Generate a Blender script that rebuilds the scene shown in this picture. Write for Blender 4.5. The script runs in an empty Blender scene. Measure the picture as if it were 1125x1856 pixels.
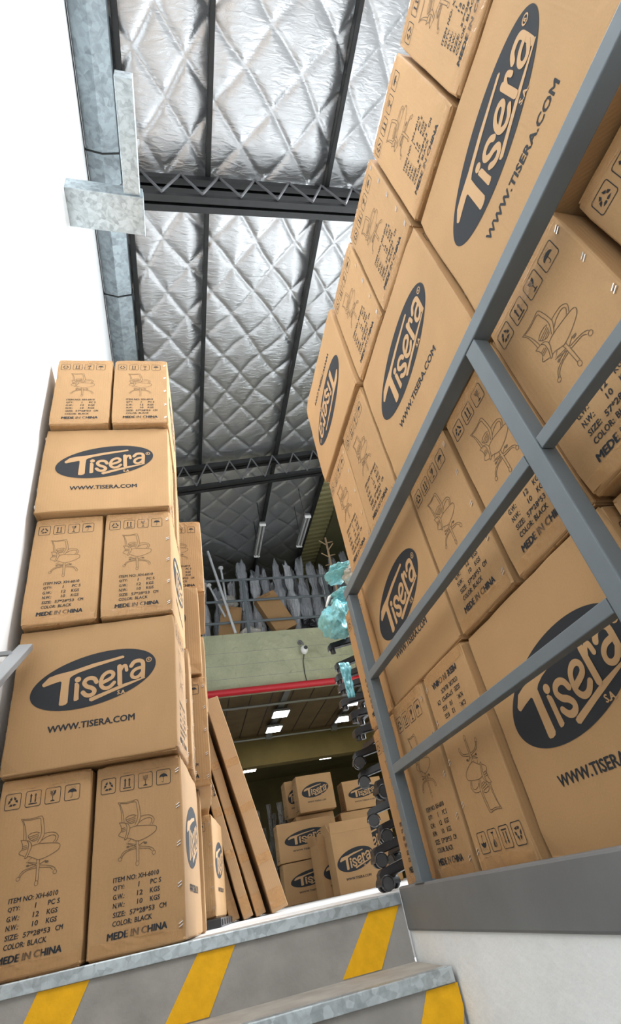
import bpy, bmesh, math, random
from mathutils import Vector, Matrix, noise
random.seed(7)
C = bpy.context.scene.collection
scene = bpy.context.scene
PI = math.pi
R = math.radians

# ---------------------------------------------------------------- camera
CAM = Vector((-0.00335, -1.91479, 0.03757))
FOC, CX, CY = 922.776, 1125 / 2 + 10.271, 1856 / 2 + 51.41
RX = Vector((0.963193, -0.197442, -0.182415))
RY = Vector((-0.031339, 0.591494, -0.805700))
RZ = Vector((0.266977, 0.781761, 0.563536))
cd = bpy.data.cameras.new('camera')
cam = bpy.data.objects.new('camera', cd)
C.objects.link(cam)
cam.matrix_world = Matrix(((RX.x, -RY.x, -RZ.x, CAM.x), (RX.y, -RY.y, -RZ.y, CAM.y), (RX.z, -RY.z, -RZ.z, CAM.z), (0, 0, 0, 1)))
cd.sensor_width = 36
cd.sensor_fit = 'AUTO'
cd.lens = FOC / 1856 * 36
cd.shift_x = -10.271 / 1856
cd.shift_y = 51.41 / 1856
cd.clip_start = 0.01
scene.camera = cam

# ---------------------------------------------------------------- world, lights, exposure
w = bpy.data.worlds.new('world')
scene.world = w
w.use_nodes = True
bg = w.node_tree.nodes['Background']
bg.inputs['Color'].default_value = (0.93, 0.97, 1.0, 1)
bg.inputs['Strength'].default_value = 0.8
scene.view_settings.view_transform = 'Standard'
scene.view_settings.look = 'None'
scene.view_settings.gamma = 1.0
scene.view_settings.use_curve_mapping = False
scene.view_settings.exposure = 0.36


def area(name, loc, target, sx, sy, power, color=(1, 1, 1), spread=180):
    l = bpy.data.lights.new(name, 'AREA')
    l.shape = 'RECTANGLE'
    l.size, l.size_y = sx, sy
    l.energy = power
    l.spread = R(spread)
    l.color = color
    o = bpy.data.objects.new(name, l)
    C.objects.link(o)
    o.location = loc
    o.rotation_euler = (Vector(target) - Vector(loc)).to_track_quat('-Z', 'Y').to_euler()
    return o


# daylight: a high roof light on the railing side, plus added fill lamps over stairs and right rear
area('fill_light_stairs', (0.2, -2.6, 5.35), (0.1, -0.9, 0.0), 2.4, 1.8, 42, spread=75)  # added fill for carton fronts and stairs; the roof has no opening here
area('roof_light_side', (4.4, -0.6, 6.0), (-0.6, -0.5, 2.0), 3.0, 2.0, 225, (0.90, 0.96, 1.0), spread=80)
area('fill_light_rear', (5.2, 4.55, 1.8), (3.6, 0.0, 0.6), 4.0, 2.6, 500, (0.92, 0.97, 1.0), spread=120)  # added unseen source brightening aisle sides and floor; no window is built


# ---------------------------------------------------------------- helpers
def ray(u, v):
    return RX * ((u - CX) / FOC) + RY * ((v - CY) / FOC) + RZ


def hit(u, v, ax, val):
    d = ray(u, v)
    return CAM + d * ((val - CAM[ax]) / d[ax])


def link(name, me, mat, parent=None):
    o = bpy.data.objects.new(name, me)
    C.objects.link(o)
    if mat is not None and not me.materials:
        for m in (mat if isinstance(mat, (list, tuple)) else [mat]):
            me.materials.append(m)
    if parent is not None:
        o.parent = parent
    return o


def obj(name, bm, mat, parent=None, smooth=False):
    me = bpy.data.meshes.new(name)
    bmesh.ops.recalc_face_normals(bm, faces=bm.faces[:])
    if smooth:
        for f in bm.faces:
            f.smooth = True
    bm.to_mesh(me)
    bm.free()
    return link(name, me, mat, parent)


def thing(name, label, cat, loc=(0, 0, 0), rotz=0.0, group=None):
    o = bpy.data.objects.new(name, None)
    o.empty_display_size = 0.05
    C.objects.link(o)
    o.location = loc
    o.rotation_euler = (0, 0, rotz)
    o['label'] = label
    o['category'] = cat
    if group:
        o['group'] = group
    return o


def tag(o, label, cat, group=None, kind=None):
    o['label'] = label
    o['category'] = cat
    if group:
        o['group'] = group
    if kind:
        o['kind'] = kind
    return o


def struct(o, label=None):
    o['kind'] = 'structure'
    if label:
        o['label'] = label
    return o


def copy_tree(o, parent=None):
    c = o.copy()
    C.objects.link(c)
    if parent is not None:
        c.parent = parent
    for ch in list(o.children):
        copy_tree(ch, c)
    return c


def box(bm, c, s, rot=None, bev=0.0, seg=2):
    r = bmesh.ops.create_cube(bm, size=1.0)
    vs = r['verts']
    m = Matrix.Diagonal((s[0], s[1], s[2], 1))
    bmesh.ops.transform(bm, matrix=m, verts=vs)
    if bev:
        es = list({e for v in vs for e in v.link_edges})
        rr = bmesh.ops.bevel(bm, geom=es, offset=bev, segments=seg, affect='EDGES', profile=0.5)
        vs = list({v for f in rr['faces'] for v in f.verts} | {v for v in vs if v.is_valid})
    m = Matrix.Translation(Vector(c))
    if rot is not None:
        m = m @ (rot if isinstance(rot, Matrix) else Matrix.Rotation(rot, 4, 'Z'))
    bmesh.ops.transform(bm, matrix=m, verts=vs)
    return vs


def bar(bm, a, b, wx, wz, bev=0.0, up=(0, 0, 1)):
    """square bar from a to b; wx sideways, wz along up"""
    a, b = Vector(a), Vector(b)
    d = b - a
    z = d.normalized()
    x = Vector(up).cross(z)
    if x.length < 1e-4:
        x = Vector((1, 0, 0))
    x.normalize()
    y = z.cross(x)
    m = Matrix((x, y, z)).transposed().to_4x4()
    return box(bm, (a + b) / 2, (wx, wz, d.length), m, bev)


def tube(bm, pts, r, n=10, caps=True):
    pts = [Vector(p) for p in pts]
    rs = r if isinstance(r, (list, tuple)) else [r] * len(pts)
    rings = []
    px = None
    for i, p in enumerate(pts):
        t = (pts[min(i + 1, len(pts) - 1)] - pts[max(i - 1, 0)]).normalized()
        if px is None:
            a = Vector((0, 0, 1)) if abs(t.z) < 0.9 else Vector((1, 0, 0))
            px = a.cross(t).normalized()
        else:
            px = (px - t * px.dot(t)).normalized()
        py = t.cross(px)
        rings.append([bm.verts.new(p + (px * math.cos(2 * PI * k / n) + py * math.sin(2 * PI * k / n)) * rs[i]) for k in range(n)])
    for i in range(len(rings) - 1):
        for k in range(n):
            bm.faces.new((rings[i][k], rings[i][(k + 1) % n], rings[i + 1][(k + 1) % n], rings[i + 1][k]))
    if caps:
        bm.faces.new(rings[0][::-1])
        bm.faces.new(rings[-1])
    return [v for rg in rings for v in rg]


def cyl(bm, c, r, h, n=20, axis='Z', r2=None):
    res = bmesh.ops.create_cone(bm, cap_ends=True, segments=n, radius1=r, radius2=r if r2 is None else r2, depth=h)
    m = Matrix.Translation(Vector(c))
    if axis == 'X':
        m = m @ Matrix.Rotation(PI / 2, 4, 'Y')
    if axis == 'Y':
        m = m @ Matrix.Rotation(PI / 2, 4, 'X')
    bmesh.ops.transform(bm, matrix=m, verts=res['verts'])
    return res['verts']


# ---------------------------------------------------------------- materials
def new_mat(name):
    m = bpy.data.materials.new(name)
    m.use_nodes = True
    nt = m.node_tree
    return m, nt, nt.nodes['Principled BSDF']


def simple(name, col, rough=0.6, metal=0.0, var=0.0, scale=8.0, bump=0.0, bscale=60.0, spec=None, bdist=0.01):
    m, nt, b = new_mat(name)
    b.inputs['Base Color'].default_value = (*col, 1)
    b.inputs['Roughness'].default_value = rough
    b.inputs['Metallic'].default_value = metal
    if spec is not None:
        b.inputs['Specular IOR Level'].default_value = spec
    tc = nt.nodes.new('ShaderNodeTexCoord')
    if var:
        n = nt.nodes.new('ShaderNodeTexNoise')
        n.inputs['Scale'].default_value = scale
        n.inputs['Detail'].default_value = 6
        nt.links.new(tc.outputs['Object'], n.inputs['Vector'])
        r = nt.nodes.new('ShaderNodeValToRGB')
        r.color_ramp.elements[0].position = 0.3
        r.color_ramp.elements[1].position = 0.7
        r.color_ramp.elements[0].color = (*[max(0, c * (1 - var)) for c in col], 1)
        r.color_ramp.elements[1].color = (*[min(1, c * (1 + var)) for c in col], 1)
        nt.links.new(n.outputs['Fac'], r.inputs['Fac'])
        nt.links.new(r.outputs['Color'], b.inputs['Base Color'])
    if bump:
        n2 = nt.nodes.new('ShaderNodeTexNoise')
        n2.inputs['Scale'].default_value = bscale
        n2.inputs['Detail'].default_value = 4
        nt.links.new(tc.outputs['Object'], n2.inputs['Vector'])
        bp = nt.nodes.new('ShaderNodeBump')
        bp.inputs['Strength'].default_value = bump
        bp.inputs['Distance'].default_value = bdist
        nt.links.new(n2.outputs['Fac'], bp.inputs['Height'])
        nt.links.new(bp.outputs['Normal'], b.inputs['Normal'])
    return m


def cardboard(name, col, sc=1.0):
    m, nt, b = new_mat(name)
    b.inputs['Roughness'].default_value = 0.72
    b.inputs['Specular IOR Level'].default_value = 0.25
    tc = nt.nodes.new('ShaderNodeTexCoord')
    oi = nt.nodes.new('ShaderNodeObjectInfo')
    n = nt.nodes.new('ShaderNodeTexNoise')
    n.inputs['Scale'].default_value = 5 * sc
    n.inputs['Detail'].default_value = 8
    nt.links.new(tc.outputs['Object'], n.inputs['Vector'])
    r = nt.nodes.new('ShaderNodeValToRGB')
    r.color_ramp.elements[0].position = 0.3
    r.color_ramp.elements[1].position = 0.72
    r.color_ramp.elements[0].color = (*[c * 0.93 for c in col], 1)
    r.color_ramp.elements[1].color = (*[min(1, c * 1.05) for c in col], 1)
    nt.links.new(n.outputs['Fac'], r.inputs['Fac'])
    n3 = nt.nodes.new('ShaderNodeTexNoise')
    n3.inputs['Scale'].default_value = 260
    n3.inputs['Detail'].default_value = 3
    nt.links.new(tc.outputs['Object'], n3.inputs['Vector'])
    mx = nt.nodes.new('ShaderNodeMix')
    mx.data_type = 'RGBA'
    mx.blend_type = 'MULTIPLY'
    mx.inputs['Factor'].default_value = 0.18
    nt.links.new(r.outputs['Color'], mx.inputs[6])
    nt.links.new(n3.outputs['Fac'], mx.inputs[7])
    hs = nt.nodes.new('ShaderNodeHueSaturation')
    mr = nt.nodes.new('ShaderNodeMapRange')
    mr.inputs['To Min'].default_value = 0.94
    mr.inputs['To Max'].default_value = 1.06
    nt.links.new(oi.outputs['Random'], mr.inputs['Value'])
    nt.links.new(mr.outputs['Result'], hs.inputs['Value'])
    nt.links.new(mx.outputs[2], hs.inputs['Color'])
    nt.links.new(hs.outputs['Color'], b.inputs['Base Color'])
    wv = nt.nodes.new('ShaderNodeTexWave')
    wv.inputs['Scale'].default_value = 40
    wv.inputs['Distortion'].default_value = 0.6
    mp = nt.nodes.new('ShaderNodeMapping')
    mp.inputs['Rotation'].default_value = (0, 0, R(45))
    nt.links.new(tc.outputs['Object'], mp.inputs['Vector'])
    nt.links.new(mp.outputs['Vector'], wv.inputs['Vector'])
    ad = nt.nodes.new('ShaderNodeMath')
    ad.operation = 'MULTIPLY_ADD'
    ad.inputs[1].default_value = 0.12
    nt.links.new(wv.outputs['Fac'], ad.inputs[0])
    nt.links.new(n.outputs['Fac'], ad.inputs[2])
    bp = nt.nodes.new('ShaderNodeBump')
    bp.inputs['Strength'].default_value = 0.25
    bp.inputs['Distance'].default_value = 0.006
    nt.links.new(ad.outputs[0], bp.inputs['Height'])
    nt.links.new(bp.outputs['Normal'], b.inputs['Normal'])
    return m


def tape_mat():
    m, nt, b = new_mat('clear_tape')
    b.inputs['Base Color'].default_value = (0.60, 0.33, 0.13, 1)
    b.inputs['Roughness'].default_value = 0.22
    tc = nt.nodes.new('ShaderNodeTexCoord')
    n = nt.nodes.new('ShaderNodeTexNoise')
    n.inputs['Scale'].default_value = 11
    n.inputs['Detail'].default_value = 3
    n.inputs['Distortion'].default_value = 2.5
    nt.links.new(tc.outputs['Object'], n.inputs['Vector'])
    r = nt.nodes.new('ShaderNodeMapRange')
    r.inputs['From Min'].default_value = 0.35
    r.inputs['From Max'].default_value = 0.75
    r.inputs['To Min'].default_value = 0.12
    r.inputs['To Max'].default_value = 0.42
    nt.links.new(n.outputs['Fac'], r.inputs['Value'])
    nt.links.new(r.outputs['Result'], b.inputs['Alpha'])
    bp = nt.nodes.new('ShaderNodeBump')
    bp.inputs['Strength'].default_value = 0.7
    bp.inputs['Distance'].default_value = 0.02
    nt.links.new(n.outputs['Fac'], bp.inputs['Height'])
    nt.links.new(bp.outputs['Normal'], b.inputs['Normal'])
    return m


def galvanised(name, base=(0.40, 0.45, 0.475), scale=14.0):
    m, nt, b = new_mat(name)
    b.inputs['Metallic'].default_value = 0.75
    tc = nt.nodes.new('ShaderNodeTexCoord')
    v = nt.nodes.new('ShaderNodeTexVoronoi')
    v.inputs['Scale'].default_value = scale * 2.5
    n = nt.nodes.new('ShaderNodeTexNoise')
    n.inputs['Scale'].default_value = scale
    n.inputs['Detail'].default_value = 8
    n.inputs['Distortion'].default_value = 2.2
    nt.links.new(tc.outputs['Object'], v.inputs['Vector'])
    nt.links.new(tc.outputs['Object'], n.inputs['Vector'])
    ad = nt.nodes.new('ShaderNodeMix')
    ad.data_type = 'RGBA'
    ad.inputs['Factor'].default_value = 0.35
    nt.links.new(n.outputs['Fac'], ad.inputs[6])
    nt.links.new(v.outputs['Color'], ad.inputs[7])
    r = nt.nodes.new('ShaderNodeValToRGB')
    r.color_ramp.elements[0].position = 0.32
    r.color_ramp.elements[1].position = 0.62
    r.color_ramp.elements[0].color = (*[c * 0.72 for c in base], 1)
    r.color_ramp.elements[1].color = (*[min(1, c * 1.15) for c in base], 1)
    nt.links.new(ad.outputs[2], r.inputs['Fac'])
    nt.links.new(r.outputs['Color'], b.inputs['Base Color'])
    b.inputs['Roughness'].default_value = 0.42
    return m


def foil_mat():
    m, nt, b = new_mat('foil_insulation')
    b.inputs['Base Color'].default_value = (0.55, 0.56, 0.575, 1)
    b.inputs['Metallic'].default_value = 0.92
    b.inputs['Roughness'].default_value = 0.34
    tc = nt.nodes.new('ShaderNodeTexCoord')
    n = nt.nodes.new('ShaderNodeTexNoise')
    n.inputs['Scale'].default_value = 9
    n.inputs['Detail'].default_value = 6
    n.inputs['Distortion'].default_value = 0.8
    mp = nt.nodes.new('ShaderNodeMapping')
    mp.inputs['Scale'].default_value = (1, 3.2, 1)
    nt.links.new(tc.outputs['Object'], mp.inputs['Vector'])
    nt.links.new(mp.outputs['Vector'], n.inputs['Vector'])
    n2 = nt.nodes.new('ShaderNodeTexNoise')
    n2.inputs['Scale'].default_value = 90
    n2.inputs['Detail'].default_value = 2
    nt.links.new(mp.outputs['Vector'], n2.inputs['Vector'])
    ad = nt.nodes.new('ShaderNodeMath')
    ad.operation = 'MULTIPLY_ADD'
    ad.inputs[1].default_value = 0.12
    nt.links.new(n2.outputs['Fac'], ad.inputs[0])
    nt.links.new(n.outputs['Fac'], ad.inputs[2])
    bp = nt.nodes.new('ShaderNodeBump')
    bp.inputs['Strength'].default_value = 0.5
    bp.inputs['Distance'].default_value = 0.012
    nt.links.new(ad.outputs[0], bp.inputs['Height'])
    nt.links.new(bp.outputs['Normal'], b.inputs['Normal'])
    return m


def film_mat(name, col, rough=0.16, alpha=1.0, bump=1.0):
    m, nt, b = new_mat(name)
    b.inputs['Base Color'].default_value = (*col, 1)
    b.inputs['Roughness'].default_value = rough
    b.inputs['Specular IOR Level'].default_value = 0.9
    b.inputs['Alpha'].default_value = alpha
    tc = nt.nodes.new('ShaderNodeTexCoord')
    n = nt.nodes.new('ShaderNodeTexNoise')
    n.inputs['Scale'].default_value = 9
    n.inputs['Detail'].default_value = 5
    n.inputs['Distortion'].default_value = 1.8
    mp = nt.nodes.new('ShaderNodeMapping')
    mp.inputs['Scale'].default_value = (1.6, 1.6, 0.7)
    nt.links.new(tc.outputs['Object'], mp.inputs['Vector'])
    nt.links.new(mp.outputs['Vector'], n.inputs['Vector'])
    bp = nt.nodes.new('ShaderNodeBump')
    bp.inputs['Strength'].default_value = bump
    bp.inputs['Distance'].default_value = 0.06
    nt.links.new(n.outputs['Fac'], bp.inputs['Height'])
    nt.links.new(bp.outputs['Normal'], b.inputs['Normal'])
    return m


def emit(name, col, s):
    m, nt, b = new_mat(name)
    b.inputs['Base Color'].default_value = (0.9, 0.9, 0.9, 1)
    b.inputs['Emission Color'].default_value = (*col, 1)
    b.inputs['Emission Strength'].default_value = s
    return m


CARD = cardboard('cardboard', (0.445, 0.264, 0.122))
CARD_FLAT = cardboard('cardboard_flat_pack', (0.385, 0.235, 0.120))
INK = simple('printed_ink', (0.028, 0.030, 0.034), 0.75, spec=0.2)
INK_THIN = simple('printed_line_ink', (0.13, 0.085, 0.05), 0.7, spec=0.2)
BARE = simple('unprinted_card', (0.44, 0.262, 0.122), 0.7, var=0.04, scale=6)
TAPE = tape_mat()
STAPLE = simple('staple_wire', (0.85, 0.85, 0.86), 0.25, 0.6)
WALLWHITE = simple('white_paint', (0.80, 0.81, 0.81), 0.7, var=0.02, scale=2.5, bump=0.05, bscale=14)
PLASTER = simple('plaster_white', (0.86, 0.88, 0.88), 0.8, var=0.05, scale=5, bump=0.35, bscale=22)
FLOORW = simple('white_floor', (0.86, 0.86, 0.86), 0.35, var=0.03, scale=3)
CONC = simple('stair_concrete', (0.30, 0.285, 0.265), 0.75, var=0.16, scale=9, bump=0.15, bscale=50)
TREAD = simple('tread_concrete', (0.31, 0.285, 0.25), 0.75, var=0.18, scale=11, bump=0.1, bscale=40)
YELLOW = simple('yellow_paint', (0.80, 0.42, 0.012), 0.6, var=0.10, scale=24, bump=0.1, bscale=80, spec=0.2)
GALV = galvanised('galvanised_steel')
GALV_G = galvanised('galvanised_gutter', (0.285, 0.33, 0.355), 9)
GALV_N = galvanised('galvanised_nosing', (0.50, 0.55, 0.57), 20)
RAIL = simple('grey_railing_paint', (0.135, 0.157, 0.170), 0.5, var=0.06, scale=12, spec=0.3)
CURB = simple('grey_curb_paint', (0.155, 0.16, 0.165), 0.5, var=0.08, scale=7, bump=0.06, bscale=30)
HAND = simple('handrail_paint', (0.20, 0.205, 0.21), 0.5)
BLACKSTEEL = simple('black_steel', (0.010, 0.011, 0.012), 0.5, var=0.3, scale=14)
WEBSTEEL = simple('web_bar_steel', (0.13, 0.13, 0.135), 0.5)
FOIL = foil_mat()
KHAKI = simple('khaki_sheet', (0.21, 0.19, 0.085), 0.55)
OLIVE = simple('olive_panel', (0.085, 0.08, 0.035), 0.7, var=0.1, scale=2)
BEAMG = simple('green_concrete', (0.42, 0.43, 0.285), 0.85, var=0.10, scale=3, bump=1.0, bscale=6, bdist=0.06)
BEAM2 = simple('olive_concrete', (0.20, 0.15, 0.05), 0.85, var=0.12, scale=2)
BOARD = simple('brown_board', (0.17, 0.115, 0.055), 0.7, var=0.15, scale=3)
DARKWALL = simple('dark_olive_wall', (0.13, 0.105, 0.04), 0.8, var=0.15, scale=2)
REDP = simple('red_pipe_paint', (0.52, 0.012, 0.022), 0.3)
BLACKPL = simple('black_plastic', (0.022, 0.022, 0.024), 0.38)
GREYPL = simple('caster_grey', (0.05, 0.052, 0.055), 0.35)
CHROME = simple('chrome', (0.72, 0.73, 0.75), 0.28, 0.35)
WHITEPL = simple('white_plastic', (0.82, 0.82, 0.81), 0.35)
WOODP = simple('pale_wood', (0.66, 0.46, 0.28), 0.55, var=0.1, scale=20)
FILM = film_mat('grey_plastic_film', (0.40, 0.42, 0.46))
FILM2 = film_mat('pale_plastic_film', (0.60, 0.62, 0.66))
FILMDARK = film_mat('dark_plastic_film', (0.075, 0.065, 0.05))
TEAL = film_mat('teal_plastic_film', (0.17, 0.50, 0.56), 0.3, 1.0, 0.35)
BEIGEFILM = film_mat('beige_plastic_film', (0.52, 0.49, 0.44), 0.3, 1.0, 0.5)
LEDM = emit('led_panel', (1, 0.97, 0.92), 14)
TUBEM = simple('fluorescent_tube', (0.34, 0.35, 0.35), 0.3)
HOUS = simple('lamp_housing', (0.20, 0.20, 0.195), 0.5)
CONDUIT = simple('conduit_steel', (0.30, 0.30, 0.28), 0.4, 0.5)


# ---------------------------------------------------------------- print meshes (shared by every carton)
def poly(bm, pts, z=0.0):
    vs = [bm.verts.new((p[0], z, p[1])) for p in pts]
    es = [bm.edges.new((vs[i], vs[(i + 1) % len(vs)])) for i in range(len(vs))]
    bmesh.ops.triangle_fill(bm, use_beauty=True, edges=es)


def smooth_path(pts, n=5):
    out = []
    for i in range(len(pts) - 1):
        p0 = pts[max(i - 1, 0)]
        p1, p2 = pts[i], pts[i + 1]
        p3 = pts[min(i + 2, len(pts) - 1)]
        for k in range(n):
            t = k / n
            out.append(tuple(0.5 * (2 * p1[j] + (p2[j] - p0[j]) * t + (2 * p0[j] - 5 * p1[j] + 4 * p2[j] - p3[j]) * t * t
                                    + (3 * p1[j] - p0[j] - 3 * p2[j] + p3[j]) * t ** 3) for j in (0, 1)))
    out.append(tuple(pts[-1]))
    return out


def stroke(bm, pts, wd, z=0.0, cap=True, curve=True):
    if curve and len(pts) > 2:
        pts = smooth_path(pts)
    P = [Vector((p[0], p[1])) for p in pts]
    n = len(P)
    l, r = [], []
    for i in range(n):
        t = (P[min(i + 1, n - 1)] - P[max(i - 1, 0)])
        t = t.normalized() if t.length > 1e-9 else Vector((1, 0))
        nn = Vector((-t.y, t.x)) * wd / 2
        zi = z - i * 4e-6
        l.append(bm.verts.new((P[i].x + nn.x, zi, P[i].y + nn.y)))
        r.append(bm.verts.new((P[i].x - nn.x, zi, P[i].y - nn.y)))
    for i in range(n - 1):
        bm.faces.new((l[i], l[i + 1], r[i + 1], r[i]))
    if cap:
        disc(bm, P[0], wd / 2, z + 2e-5, 12)
        disc(bm, P[-1], wd / 2, z - n * 4e-6 - 2e-5, 12)


def disc(bm, c, r, z=0.0, n=16, ry=None):
    ry = ry or r
    bm.faces.new([bm.verts.new((c[0] + r * math.cos(2 * PI * k / n), z, c[1] + ry * math.sin(2 * PI * k / n))) for k in range(n)])


def ring(bm, c, r, wd, z=0.0, n=20, ry=None):
    ry = ry or r
    pts = [(c[0] + r * math.cos(2 * PI * k / n), c[1] + ry * math.sin(2 * PI * k / n)) for k in range(n + 1)]
    stroke(bm, pts, wd, z, cap=False, curve=False)


def text(bm, s, x0, x1, y0, y1, z=0.0, bold=0.02, shear=0.0):
    cu = bpy.data.curves.new('lettering', 'FONT')
    cu.body = s
    cu.size = 1.0
    cu.resolution_u = 2
    cu.shear = shear
    o = bpy.data.objects.new('lettering', cu)
    C.objects.link(o)
    dg = bpy.context.evaluated_depsgraph_get()
    me = bpy.data.meshes.new_from_object(o.evaluated_get(dg))
    bpy.data.objects.remove(o)
    bpy.data.curves.remove(cu)
    xs = [v.co.x for v in me.vertices]
    ys = [v.co.y for v in me.vertices]
    ax, bx, ay, by = min(xs), max(xs), min(ys), max(ys)
    off = bold * (y1 - y0)
    x0, x1 = x0 + off, x1 - off
    for n, dx, dy in ((0, -off, 0), (1, 0, 0), (2, off, 0), (3, 0, off * 0.6), (4, 0, -off * 0.6)):
        idx = {}
        for v in me.vertices:
            idx[v.index] = bm.verts.new((x0 + (v.co.x - ax) / (bx - ax) * (x1 - x0) + dx, z - n * 2e-5, y0 + (v.co.y - ay) / (by - ay) * (y1 - y0) + dy))
        for p in me.polygons:
            try:
                bm.faces.new([idx[i] for i in p.vertices])
            except ValueError:
                pass
    bpy.data.meshes.remove(me)


def to_mesh(bm, name, mat):
    for f in bm.faces:
        f.normal_update()
        if f.normal.y > 0:
            f.normal_flip()
    me = bpy.data.meshes.new(name)
    bm.to_mesh(me)
    bm.free()
    for m in (mat if isinstance(mat, (list, tuple)) else [mat]):
        me.materials.append(m)
    return me


def logo_mesh():
    bm = bmesh.new()
    ca, sa = math.cos(R(10.2)), math.sin(R(10.2))
    pts = []
    for k in range(72):
        a = 2 * PI * k / 72
        x, y = 0.2185 * math.cos(a), 0.098 * math.sin(a)
        pts.append((-0.0045 + x * ca - y * sa, 0.2985 + x * sa + y * ca))
    poly(bm, pts)
    text(bm, 'WWW.TISERA.COM', -0.149, 0.139, 0.1255, 0.1475, bold=0.05)
    return to_mesh(bm, 'logo_print', INK)


def logo_letter_mesh():
    bm = bmesh.new()
    T = [[-0.1834, 0.3037], [-0.1622, 0.3268], [-0.1346, 0.3346], [-0.0824, 0.3413], [-0.0122, 0.3579], [0.0509, 0.3669], [0.0919, 0.374], [0.0981, 0.369], [0.0959, 0.3642], [0.0513, 0.3557], [-0.0068, 0.3435], [-0.0594, 0.3303], [-0.0808, 0.3214], [-0.0899, 0.314], [-0.0913, 0.2796], [-0.091, 0.2467], [-0.0907, 0.2235], [-0.0957, 0.2174], [-0.1061, 0.2145], [-0.1168, 0.2158], [-0.1193, 0.2198], [-0.1184, 0.2557], [-0.1177, 0.3029], [-0.1224, 0.3065], [-0.1486, 0.3006], [-0.1758, 0.293], [-0.1813, 0.2962]]
    I = [[-0.0718, 0.2909], [-0.0654, 0.2933], [-0.057, 0.2862], [-0.0556, 0.2788], [-0.0556, 0.2504], [-0.054, 0.2291], [-0.0601, 0.225], [-0.0695, 0.2247], [-0.0712, 0.2296], [-0.0713, 0.2576]]
    S = [[0.0033, 0.2839], [-0.0041, 0.2972], [-0.0177, 0.3027], [-0.0328, 0.2983], [-0.0386, 0.2857], [-0.0289, 0.2722], [-0.0131, 0.2649], [-0.0024, 0.2537], [-0.0052, 0.2424], [-0.0179, 0.2373], [-0.0311, 0.2409], [-0.0414, 0.2519]]
    EE = [[0.0244, 0.2782], [0.0497, 0.2888], [0.0592, 0.2971], [0.0601, 0.3083], [0.0508, 0.3156], [0.0374, 0.3138], [0.0245, 0.3025], [0.0188, 0.2839], [0.0206, 0.2668], [0.0335, 0.2552], [0.051, 0.2581], [0.0647, 0.2719]]
    R1 = [[0.0818, 0.3318], [0.0833, 0.3007], [0.085, 0.2638]]
    R2 = [[0.0855, 0.3152], [0.0933, 0.329], [0.1032, 0.331], [0.1074, 0.3128]]
    A1 = [[0.123, 0.3269], [0.1341, 0.3419], [0.1525, 0.3442], [0.1642, 0.3358], [0.1658, 0.3128], [0.1647, 0.2806]]
    A2 = [[0.1611, 0.316], [0.1415, 0.3125], [0.1281, 0.3012], [0.127, 0.2865], [0.1375, 0.279], [0.1511, 0.2827], [0.1623, 0.2958]]
    U = [[-0.0192, 0.225], [-0.0109, 0.2292], [0.0298, 0.2415], [0.0909, 0.2605], [0.1715, 0.2771], [0.1738, 0.2733], [0.1445, 0.2642], [0.0564, 0.2364], [-0.0099, 0.2138], [-0.0174, 0.2173]]
    z = -0.0006
    poly(bm, T, z)
    poly(bm, I, z)
    disc(bm, (-0.0618, 0.3038), 0.0110, z, ry=0.0105)
    stroke(bm, S, 0.0150, z)
    stroke(bm, EE, 0.0138, z - 0.0004)
    stroke(bm, R1, 0.0165, z - 0.0008)
    stroke(bm, R2, 0.0120, z - 0.0004)
    stroke(bm, A1, 0.0150, z)
    stroke(bm, A2, 0.0125, z - 0.0004)
    poly(bm, U, z)
    ring(bm, (0.1864, 0.3431), 0.0088, 0.0030, z)
    text(bm, 'R', 0.1832, 0.1898, 0.3388, 0.3474, z, bold=0.06)
    text(bm, 'S.A.', 0.0765, 0.1075, 0.2252, 0.2395, z, bold=0.06)
    return to_mesh(bm, 'logo_lettering', BARE)


def rrect(c, w, h, r, n=5):
    pts = []
    for (sx, sy, a0) in ((1, 1, 0), (-1, 1, 90), (-1, -1, 180), (1, -1, 270)):
        for k in range(n + 1):
            a = R(a0 + 90 * k / n)
            pts.append((c[0] + sx * (w / 2 - r) + r * math.cos(a), c[1] + sy * (h / 2 - r) + r * math.sin(a)))
    return pts + [pts[0]]


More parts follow.
